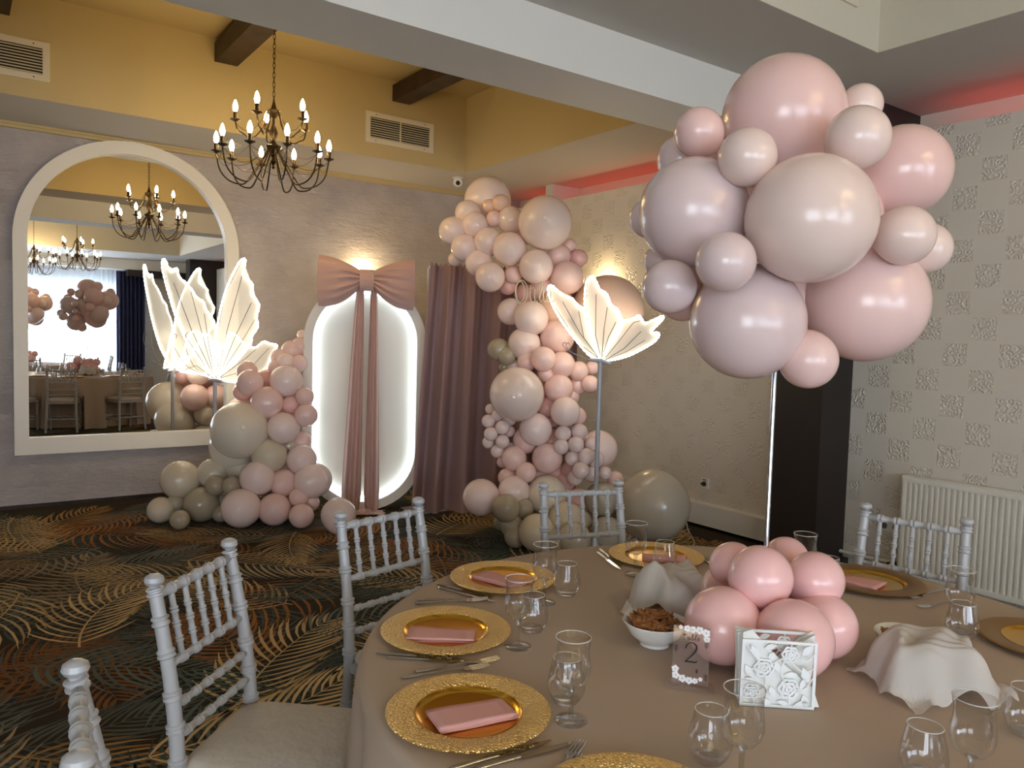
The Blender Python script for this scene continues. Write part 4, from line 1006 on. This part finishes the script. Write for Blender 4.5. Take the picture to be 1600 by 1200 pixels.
def tumbler_me():
    base = B().lathe([(1e-5, 0.009), (0.018, 0.009), (0.026, 0.012), (0.027, 0.006), (0.024, 0.001), (0.020, 0.0), (1e-5, 0.0)], 32, cap=False).mesh('base', 'glass_solid', True, 70)
    wall = B().lathe([(0.024, 0.001), (0.0335, 0.014), (0.040, 0.030), (0.0405, 0.040), (0.0375, 0.060), (0.0325, 0.080), (0.0295, 0.096)], 40, cap=False).mesh('wall', 'glass', True, 70)
    rim = B().tube([(0.0292*math.cos(2*PI*i/40), 0.0292*math.sin(2*PI*i/40), 0.0962) for i in range(40)], 0.0010, 5, True).mesh('rim', 'glass_rim_glint')
    return (('base', base), ('wall', wall), ('rim', rim))
WM, TM = wine_me(), tumbler_me()
def glass(kind, p, label):
    t = thing('wine_glass' if kind == 'w' else 'tumbler', label, 'glass', (p[0], p[1], TZ), 0, 'stemmed wine glasses' if kind == 'w' else 'rounded tumblers')
    for nm, me in (WM if kind == 'w' else TM): o = bpy.data.objects.new(nm, me); col.objects.link(o); o.parent = t
g_ = lambda x, y: at(x, y, Z=TZ)
gs = [('w', g_(892,1126), 'wine glass beside the charger with the askew napkin'), ('w', g_(809,1010), 'wine glass beside the charger between the knife pairs'), ('w', g_(850,942), 'wine glass before the charger with the half hidden napkin'),
      ('w', g_(992,898), 'wine glass beside the tissue covered basket and cracker bowl'), ('w', at(1259,834,Z=.93), 'wine glass standing behind the pink base balloons'), ('w', g_(1496,987), 'wine glass near the crossed forks before the radiator'),
      ('w', at(1164,1075,Z=.93), 'wine glass in front of the white napkin holder'), ('w', at(1524,1090,Z=.93), 'wine glass in front of the tissue covered wicker basket'),
      ('t', g_(884,1097), 'tumbler just behind the wine glass of the askew napkin charger'), ('t', g_(832,986), 'tumbler beside the wine glass at the straight napkin charger'), ('t', g_(885,930), 'tumbler before the charger with the half hidden napkin'),
      ('t', g_(1038,891), 'tumbler on the far side of the tissue covered basket'), ('t', g_(1502,998), 'tumbler near the crossed forks before the radiator'), ('t', at(1112,1110,Z=.853), 'tumbler beside the wine glass in front of the napkin holder'),
      ('t', at(1446,1135,Z=.853), 'tumbler in front of the tissue covered wicker basket'), ('t', at(1607,1075,Z=.853), 'tumbler by the smooth charger that is cut by the frame'), ('t', at(1296,872,Z=.853), 'tumbler behind the pink base balloons')]
for k, p, l in gs: glass(k, p, l)
# ------------------------------------------------------------------ cutlery
def knife_mb():
    h = B(); L = 0.215
    h.tube([(0, 0, 0.004), (0.01, 0, 0.004), (0.05, 0, 0.004), (0.10, 0, 0.004)], [0.0035, 0.0052, 0.0046, 0.0040], 10, flat=0.6)
    bl = B(); up = []; lo = []
    for i in range(13):
        u = i/12; x = 0.098+u*0.115; w0 = 0.006; w1 = 0.0085*(1 if u < .7 else max(0.05, 1-((u-.7)/.3)**2))
        up.append((x, w0*(1-u**6), 0.0042)); lo.append((x, -w1, 0.0042))
    bl.prism(up+lo[::-1], (0, 0, 0.0012)); return h, bl
def fork_mb():
    h = B()
    h.tube([(0, 0, 0.004), (0.008, 0, 0.004), (0.05, 0, 0.005), (0.11, 0, 0.007), (0.145, 0, 0.004)], [0.005, 0.0075, 0.0045, 0.0026, 0.0045], 10, flat=0.4)
    hd = B()
    hd.prism([(0.142, -0.004, 0.003), (0.150, -0.0105, 0.0026), (0.162, -0.0118, 0.0026), (0.162, 0.0118, 0.0026), (0.150, 0.0105, 0.0026), (0.142, 0.004, 0.003)], (0, 0, 0.0016))
    ti = [B().tube([(0.160, y, 0.0034), (0.185, y, 0.0045), (0.205, y*0.92, 0.0075)], [0.0017, 0.0015, 0.0009], 6) for y in (-0.0098, -0.0033, 0.0033, 0.0098)]
    return h, hd, ti
kh, kb = knife_mb(); kh = kh.mesh('handle', 'steel'); kb = kb.mesh('blade', 'steel', False)
fh, fd, ft = fork_mb(); fh = fh.mesh('handle', 'steel'); fd = fd.mesh('head', 'steel', False); ft = [q.mesh('tine', 'steel') for q in ft]
def cutlery(kind, pa, pb, label, z=TZ, group=None):
    a, b = at(*pa, Z=z), at(*pb, Z=z); ang = math.atan2(b[1]-a[1], b[0]-a[0]); L = 0.213 if kind == 'k' else 0.205
    m = (a+b)/2; o = (m[0]-math.cos(ang)*L/2, m[1]-math.sin(ang)*L/2, z)
    t = thing('table_knife' if kind == 'k' else 'table_fork', label, 'knife' if kind == 'k' else 'fork', o, ang, group)
    for me in ([kh, kb] if kind == 'k' else [fh, fd]+ft): q = bpy.data.objects.new(me.name.split('.')[0], me); col.objects.link(q); q.parent = t
K1, K2, K3 = 'knife pair by the askew napkin charger', 'knife pair beside the straight napkin charger', 'knife pair beside the half hidden napkin charger'
cutlery('k', (715,1201), (850,1163), 'steel knife of the pair next to the upturned forks', group=K1)
cutlery('k', (744,1204), (889,1165), 'steel knife of the pair next to the upturned forks', group=K1)
cutlery('f', (838,1246), (906,1165), 'steel fork with tines up against the charger rim at the table edge', group='forks by the lone rim')
cutlery('f', (832,1272), (904,1187), 'steel fork with tines up against the charger rim at the table edge', group='forks by the lone rim')
cutlery('k', (582,1022), (732,1033), 'dark gleaming knife between the askew and straight napkin chargers', group=K2)
cutlery('k', (599,1029), (750,1037), 'dark gleaming knife between the askew and straight napkin chargers', group=K2)
cutlery('f', (647,1052), (781,1031), 'steel fork resting against the askew napkin charger', group='forks by the askew charger')
cutlery('f', (628,1061), (762,1042), 'steel fork resting against the askew napkin charger', group='forks by the askew charger')
cutlery('k', (679,913), (776,937), 'steel knife between the straight and the half hidden napkin chargers', group=K3)
cutlery('k', (682,919), (779,944), 'steel knife between the straight and the half hidden napkin chargers', group=K3)
cutlery('f', (662,939), (752,938), 'steel fork behind the straight napkin charger', group='forks behind the straight charger')
cutlery('f', (640,945), (768,938), 'steel fork behind the straight napkin charger', group='forks behind the straight charger')
cutlery('k', (935,858), (974,888), 'steel knife beside the charger of the butterfly lamp chair', group='knives by the butterfly chair')
cutlery('k', (932,863), (971,893), 'steel knife beside the charger of the butterfly lamp chair', group='knives by the butterfly chair')
cutlery('f', (1118,900), (1103,872), 'steel fork between the charger and the pink base balloons')
cutlery('f', (1478,922), (1423,936), 'steel fork of the crossed pair before the radiator chair', group='crossed forks')
cutlery('f', (1506,940), (1438,950), 'steel fork of the crossed pair before the radiator chair', group='crossed forks')
cutlery('k', (1628,968), (1528,978), 'steel knife pointing at the charger cut by the frame', group='knives by the cut charger')
cutlery('k', (1628,973), (1528,984), 'steel knife pointing at the charger cut by the frame', group='knives by the cut charger')
# ------------------------------------------------------------------ cracker bowls
def bowl(p, R, label):
    b = B().lathe([(1e-5, 0.004), (R*0.40, 0.004), (R*0.48, 0.008), (R*0.80, 0.030), (R*0.97, 0.056), (R, 0.060), (R*0.98, 0.0615), (R*0.93, 0.056), (R*0.76, 0.032), (R*0.44, 0.013), (1e-5, 0.010)], 40, cap=False)
    b.lathe([(R*0.44, 0.006), (R*0.45, 0.0), (R*0.40, 0.0), (R*0.39, 0.006)], 32, cap=False)
    o = b.build('snack_bowl', 'ceramic', None, angle=70); o.location = (p[0], p[1], TZ); return tag(o, label, 'bowl', 'white snack bowls')
bp = at(1023, 1000, Z=TZ+0.01); bowl(bp, 0.082, 'white bowl heaped with brown crackers beside the table number')
bp2 = at(1412, 1020, Z=TZ+0.01); bowl(bp2, 0.070, 'white bowl mostly hidden behind the tissue covered wicker basket')
cm = []
for k in range(3):
    P = B(); n = 14
    P.lathe([(1e-5, -0.002), (0.85, -0.002), (1.0, 0.0), (0.85, 0.002), (1e-5, 0.0025)], n, cap=False)
    P.v = [(x*(0.0140+0.0015*k), y*(0.0100+0.0015*(k % 2)), z) for x, y, z in P.v]
    cm.append(P.mesh('cracker', 'cracker'))
def crackers(p, R, n, label, group, seed):
    r = random.Random(seed)
    for i in range(n):
        a = r.uniform(0, 2*PI); q = R*math.sqrt(r.random())
        h = 0.046+0.026*(1-(q/R)**2)*r.uniform(0.6, 1.0)+0.012*(q/R)
        o = bpy.data.objects.new('cracker', cm[i % 3]); col.objects.link(o)
        o.location = (p[0]+q*math.cos(a), p[1]+q*math.sin(a), TZ+h); o.rotation_euler = (r.uniform(-.9, .9), r.uniform(-.9, .9), r.uniform(0, 6)); tag(o, label, 'cracker', group)
crackers(bp, 0.060, 110, 'small brown cracker heaped in the white bowl', 'crackers in the open bowl', 1)
crackers(bp2, 0.045, 10, 'small cracker in the half hidden bowl', 'crackers in the hidden bowl', 2)
# ------------------------------------------------------------------ wicker baskets with tissue napkins
def basket(p, a, b, h, ang, label):
    t = thing('wicker_basket', label, 'basket', (p[0], p[1], TZ), ang, 'wicker baskets')
    n = 9
    B().prism([(a*0.78*math.cos(2*PI*i/28), b*0.78*math.sin(2*PI*i/28), 0) for i in range(28)], (0, 0, 0.006)).build('bottom', 'wicker', t, smooth=False)
    for k in range(n):
        z = 0.006+h*(k+0.5)/n; s = 0.80+0.20*(k/n)
        B().tube([(a*s*math.cos(2*PI*i/40), b*s*math.sin(2*PI*i/40), z+0.0016*(-1)**(i+k)) for i in range(40)], h/n*0.62, 6, True).build('woven_strand', 'wicker', t)
def tissue(p, sx, sy, ang, hf, label, seed, group='tissue napkins over the baskets'):
    r = random.Random(seed); n = 44; P = []
    ph = [r.uniform(0, 6) for _ in range(6)]
    for i in range(n+1):
        row = []
        for j in range(n+1):
            u, v = -1+2*i/n, -1+2*j/n
            x, y = u*sx, v*sy
            z = hf(u, v)+0.010*math.sin(5*u+3*v+ph[0])*math.cos(3*v-4*u+ph[1])+0.006*math.sin(9*u-7*v+ph[2])+0.004*abs(math.sin(6*u+11*v+ph[3]))
            row.append((x+0.012*math.sin(6*v+ph[4]), y+0.012*math.sin(5*u+ph[5]), max(0.003, z)))
        P.append(row)
    o = B().grid(P).build('tissue_napkin', 'paper_sheer', None, angle=50); o.location = (p[0], p[1], TZ); o.rotation_euler = (0, 0, ang); return tag(o, label, 'napkin', group)
def dome(h, k, edge=0.0): return lambda u, v: h*max(0.0, 1-(max(abs(u), abs(v))**k))+edge
b1 = at(1052, 938, Z=TZ+0.03); basket(b1, 0.095, 0.070, 0.056, 0.5, 'wicker basket under tissue behind the cracker bowl')
def hf1(u, v):
    r = math.hypot(u*0.9, v); base = 0.100*max(0, 1-r**5.0)
    peak = 0.034*math.exp(-(((u+0.50)/0.30)**2+((v-0.40)/0.34)**2))+0.015*math.exp(-(((u-0.5)/0.3)**2+((v-0.1)/0.35)**2))
    return base+peak+0.012
tissue(b1, 0.125, 0.115, 0.35, hf1, 'white tissue napkin peaked over the basket behind the cracker bowl', 4)
b2 = at(1452, 1058, Z=TZ+0.02); basket(b2, 0.100, 0.078, 0.056, -0.35, 'wicker basket under tissue beside the napkin holder')
def hf2(u, v):
    r = math.hypot(u, v*0.95)
    return 0.100*max(0, 1-r**5.5)+0.010+0.02*math.exp(-(((u-0.35)/0.3)**2+((v+0.1)/0.3)**2))-0.03*math.exp(-(((u-0.55)/0.14)**2+((v+0.55)/0.2)**2))
tissue(b2, 0.135, 0.115, -0.45, hf2, 'white tissue napkin spread over the basket beside the napkin holder', 9)
# ------------------------------------------------------------------ acrylic table number
def flat_frame(bl, br, lean=0.10):
    """origin at bottom left, u along the bottom edge, v up (leaning back), n towards the viewer"""
    e = br-bl; L = np.linalg.norm(e); u = e/L; z = np.array([0, 0, 1.0]); n = np.cross(u, z)
    v = z*math.cos(lean)-n*math.sin(lean); nn = np.cross(u, v)
    return bl, u, v, nn, L
o_, u_, v_, n_, L_ = flat_frame(at(1049, 1066, Z=TZ+0.006), at(1106, 1074, Z=TZ+0.006), 0.06)
def fs(a, b, c=0.0): return o_+u_*a+v_*b+n_*c
SH = 0.128; SW = L_
sgn2 = thing('table_number', 'clear acrylic table number card printed with white flowers', 'table sign', (o_[0], o_[1], TZ))
wpart(B().prism([fs(0, 0), fs(SW, 0), fs(SW, SH), fs(0, SH)], -n_*0.003), 'card', 'acrylic', sgn2, smooth=False)
wpart(B().prism([fs(-0.012, -0.005, 0.02), fs(SW+0.012, -0.005, 0.02), fs(SW+0.012, -0.005, -0.025), fs(-0.012, -0.005, -0.025)], (0, 0, 0.006)), 'stand_base', 'acrylic', sgn2, smooth=False)
def ribbon(mb, path, ws, f3, c):
    P = [np.array([a, b]) for a, b in path]; L, R_ = [], []
    for i, p in enumerate(P):
        d = P[min(i+1, len(P)-1)]-P[max(i-1, 0)]; d = d/(np.linalg.norm(d) or 1); nrm = np.array([-d[1], d[0]])
        w = ws[i] if isinstance(ws, list) else ws
        L.append(f3(*(p+nrm*w), c)); R_.append(f3(*(p-nrm*w), c))
    mb.grid([L, R_]); return mb
sx, sy = SW/56.0, SH/92.0
two = [(20, 57), (21, 62), (25, 66), (31, 67), (36, 63), (36, 57), (32, 50), (26, 43), (20, 36.5), (19.5, 36)]
tw = [0.9, 1.0, 0.6, 0.7, 1.4, 1.7, 1.2, 0.8, 0.7, 0.7]
nb = B(); sp2 = [(p[0]*sx, p[1]*sy) for p in smooth_path([(a, b, 0) for a, b in two], 4)]
wsx = [w*sx for w in np.interp(np.linspace(0, 9, len(sp2)), range(10), tw)]
ribbon(nb, sp2, list(wsx), fs, 0.0012); ribbon(nb, [(19*sx, 36.8*sy), (36*sx, 36.8*sy), (38.5*sx, 40*sy)], [1.3*sx, 1.2*sx, 0.4*sx], fs, 0.0012)
wpart(nb, 'numeral', 'ink', sgn2, smooth=False)
tb = B()
wl = [[(10, 77), (13, 80), (14, 79)], [(13.5, 80), (12, 73), (13, 71), (15, 72.5)], [(11, 78), (17, 79)], [(21, 75), (18.5, 75), (18, 72), (20, 71.5), (21.5, 75), (21.5, 72), (23.5, 72.5)], [(24, 73), (26.5, 79), (25.5, 81), (25, 76), (25.5, 71.5), (27.5, 72), (27, 74), (25.5, 74)],
      [(28.5, 72.5), (31.5, 79), (30.5, 80.5), (30, 75), (30.5, 71.5), (32, 72)], [(33, 73), (36, 74.5), (35, 76), (33.2, 74), (34, 71.5), (37.5, 72.5)]]
for Lw in wl: ribbon(tb, [(p[0]*sx, p[1]*sy) for p in smooth_path([(a+4, b, 0) for a, b in Lw], 4)], 0.42*sx, fs, 0.0012)
wpart(tb, 'lettering', 'ink_brown', sgn2, smooth=False)
def flower(cx, cy, r, k):
    b = B(); n = 30
    b.add([fs(cx*sx, cy*sy, 0.0011)]+[fs((cx+r*(1+0.12*math.cos(5*2*PI*i/n+k))*math.cos(2*PI*i/n))*sx, (cy+r*(1+0.12*math.cos(5*2*PI*i/n+k))*math.sin(2*PI*i/n))*sy, 0.0011) for i in range(n)], [(0, i+1, (i+1) % n+1) for i in range(n)])
    fo = wpart(b, 'printed_flower', 'print_white', sgn2, smooth=False)
    b = B(); b.add([fs((cx+r*0.22*math.cos(2*PI*i/10))*sx, (cy+r*0.22*math.sin(2*PI*i/10))*sy, 0.0014) for i in range(10)], [tuple(range(10))])
    wpart(b, 'flower_eye', 'pole_grey', sgn2, smooth=False).parent = fo
for i, (cx, cy, r) in enumerate((cx, cy, r*1.22) for cx, cy, r in ((21, 89, 4), (29.5, 88, 4.4), (40, 88, 4.8), (50, 85, 5), (51.5, 75, 4), (5, 23, 4.4), (6, 13, 4.6), (16.5, 9, 4.8), (27, 7, 4.6), (36, 7.5, 3.6), (44, 11, 2.6), (11, 90, 2.6))): flower(cx, cy, r, i)
lf = B()
for (x, y, s) in ((51, 62, 1), (5, 52, 1), (52, 10, 1), (38, 20, .6)):
    for k in range(4):
        for d in (-1, 1): ribbon(lf, [((x)*sx, (y+k*2.4*s)*sy), ((x+d*3.2*s)*sx, (y+2.6*s+k*2.4*s)*sy)], [0.5*sx, 0.25*sx], fs, 0.0011)
    ribbon(lf, [(x*sx, (y-3*s)*sy), (x*sx, (y+10*s)*sy)], 0.25*sx, fs, 0.0011)
wpart(lf, 'printed_leaf', 'ink_brown', sgn2, smooth=False)
# ------------------------------------------------------------------ napkin holder
o_, u_, v_, n_, L_ = flat_frame(at(1155, 1102, Z=TZ+0.001), at(1272, 1110, Z=TZ+0.001), -0.02)
HH = 0.132*L_/0.14; HW = L_
nh = thing('napkin_holder', 'white laser cut napkin holder with a rose pattern', 'napkin holder', (o_[0], o_[1], TZ))
TH = 0.003
def panel(depth, name):
    def f(a, b, c=0.0): return o_+u_*a+v_*b+n_*(depth+c)
    fr = B(); w = 0.006
    ol2 = [(0, 0), (HW, 0), (HW, HH), (0, HH)]; il2 = [(w, w), (HW-w, w), (HW-w, HH-w), (w, HH-w)]
    fr = ring_mesh(ol2, il2, lambda a, b, d: f(a, b, d-TH), TH); p = wpart(fr, name, 'holder', nh, smooth=False)
    def rose(cx, cy, r):
        b = B()
        for q, k0_, n in ((1.0, 0.2, 6), (0.66, 0.9, 5), (0.34, 0.3, 3)):
            m = 40; ou = []; inn = []
            for i in range(m):
                a = 2*PI*i/m; rr = r*q*(1+0.07*math.cos(n*a+k0_)); ou.append((cx+rr*math.cos(a), cy+rr*math.sin(a))); ri = rr-r*(0.24 if q > .5 else 0.2); inn.append((cx+ri*math.cos(a), cy+ri*math.sin(a)))
            b2 = ring_mesh(ou, inn, lambda a, bb_, d: f(a, bb_, d-TH-0.0006*(q*2)), TH); b.add(b2.v, b2.f)
        for k in range(6):
            a = k*PI/3+.4; c0 = (cx+r*.3*math.cos(a), cy+r*.3*math.sin(a)); c1 = (cx+r*.92*math.cos(a+.25), cy+r*.92*math.sin(a+.25))
            d = np.array([c1[0]-c0[0], c1[1]-c0[1]]); d /= np.linalg.norm(d); nr = np.array([-d[1], d[0]])*r*0.045
            b.prism([f(c0[0]+nr[0], c0[1]+nr[1], -TH), f(c1[0]+nr[0], c1[1]+nr[1], -TH), f(c1[0]-nr[0], c1[1]-nr[1], -TH), f(c0[0]-nr[0], c0[1]-nr[1], -TH)], n_*TH*0.9)
        o = wpart(b, 'rose', 'holder', nh, smooth=False); o.parent = p
    def leaf(x0, y0, x1, y1, w):
        d = np.array([x1-x0, y1-y0]); L = np.linalg.norm(d); d /= L; nr = np.array([-d[1], d[0]]); pts = []
        for i in range(9): u = i/8; pts.append((x0+d[0]*L*u+nr[0]*w*math.sin(PI*u), y0+d[1]*L*u+nr[1]*w*math.sin(PI*u)))
        for i in range(7, 0, -1): u = i/8; pts.append((x0+d[0]*L*u-nr[0]*w*math.sin(PI*u), y0+d[1]*L*u-nr[1]*w*math.sin(PI*u)))
        o = wpart(B().prism([f(a, b, -TH) for a, b in pts], n_*TH), 'leaf', 'holder', nh, smooth=False); o.parent = p
    def stem(path):
        b = B(); pp = smooth_path([(a*HW, c*HH, 0) for a, c in path], 4)
        b.tube([f(q[0], q[1], -TH/2) for q in pp], TH*0.55, 6); o = wpart(b, 'stem', 'holder', nh); o.parent = p
    for (cx, cy, r) in ((.31, .58, .135), (.65, .80, .115), (.655, .29, .145), (.16, .22, .11)): rose(cx*HW, cy*HH, r*HW)
    for a in ((.12, .92, .24, .70, .05), (.30, .88, .46, .93, .04), (.36, .74, .44, .82, .035), (.05, .62, .17, .42, .045), (.82, .62, .90, .40, .055), (.94, .96, .80, .80, .05), (.50, .52, .46, .70, .045), (.58, .50, .76, .52, .035),
              (.84, .22, .90, .04, .05), (.72, .04, .92, .12, .04), (.50, .10, .66, .06, .035), (.40, .32, .46, .16, .045), (.30, .12, .42, .04, .04), (.86, .48, .80, .28, .035), (.06, .42, .22, .36, .035)):
        leaf(a[0]*HW, a[1]*HH, a[2]*HW, a[3]*HH, a[4]*HW)
    for s in ([(.0, .98), (.2, .72), (.31, .58)], [(.31, .58), (.46, .68), (.65, .80)], [(.65, .80), (.66, .97)], [(.65, .80), (.85, .72), (.98, .84)], [(.31, .58), (.33, .3), (.16, .22)], [(.65, .80), (.52, .55), (.655, .29)], [(.655, .29), (.85, .3), (.98, .5)], [(.655, .29), (.66, .02)], [(.16, .22), (.02, .3)], [(.16, .22), (.2, .02)], [(.65, .7), (.82, .56), (.98, .62)], [(.02, .55), (.31, .58)]): stem(s)
panel(0.0, 'front_panel'); panel(-0.055, 'rear_panel')
def f0(a, b, c=0.0): return o_+u_*a+v_*b+n_*c
wpart(B().prism([f0(0, 0, 0), f0(HW, 0, 0), f0(HW, 0, -0.055), f0(0, 0, -0.055)], v_*0.003), 'floor_plate', 'holder', nh, smooth=False)
for k in range(7):
    c = -0.007-k*0.0065; s = -0.006*k*0.3; r = random.Random(40+k)
    pts = [(0.004+s, 0.004), (HW*1.0+0.012*(k < 2), 0.004), (HW*0.985, HH*0.30), (HW*0.56+r.uniform(-.004, .004), HH*0.66), (HW*0.13+s, HH*1.13-0.003*k), (0.002+s, HH*1.08-0.006*(k % 3))] if k < 3 else \
          [(0.004, 0.004), (HW*0.98, 0.004), (HW*(1.01), HH*1.05-0.004*(k % 3)), (HW*0.80, HH*0.90), (HW*0.55, HH*0.62), (HW*0.15, HH*1.02), (-0.004+s*.3, HH*1.06-0.005*(k % 2))]
    b = B().prism([f0(a, bb_, c) for a, bb_ in pts], -n_*0.0035)
    ctr = f0(HW/2, 0.004, c)
    single(b, 'paper_napkin', 'paper', 'white paper napkin standing in the rose pattern holder', 'napkin', ctr, 'white napkins in the holder', smooth=False)
# ------------------------------------------------------------------ far chairs, seen in the mirror
for ang_, lab_ in ((2.4, 'pearl white chair at the far table beside the sheer curtain'), (-0.9, 'pearl white chair at the far table on the window side'), (0.05, 'pearl white chair at the end of the far table towards the patterned wall'), (0.85, 'pearl white chair at the far table with its back to the set table'), (1.6, 'pearl white chair at the far table turned towards the windows')):
    dx_, dy_ = math.cos(ang_), math.sin(ang_)
    place_chair((T2[0]+1.48*dx_, T2[1]+1.48*dy_), (-dx_, -dy_), lab_)
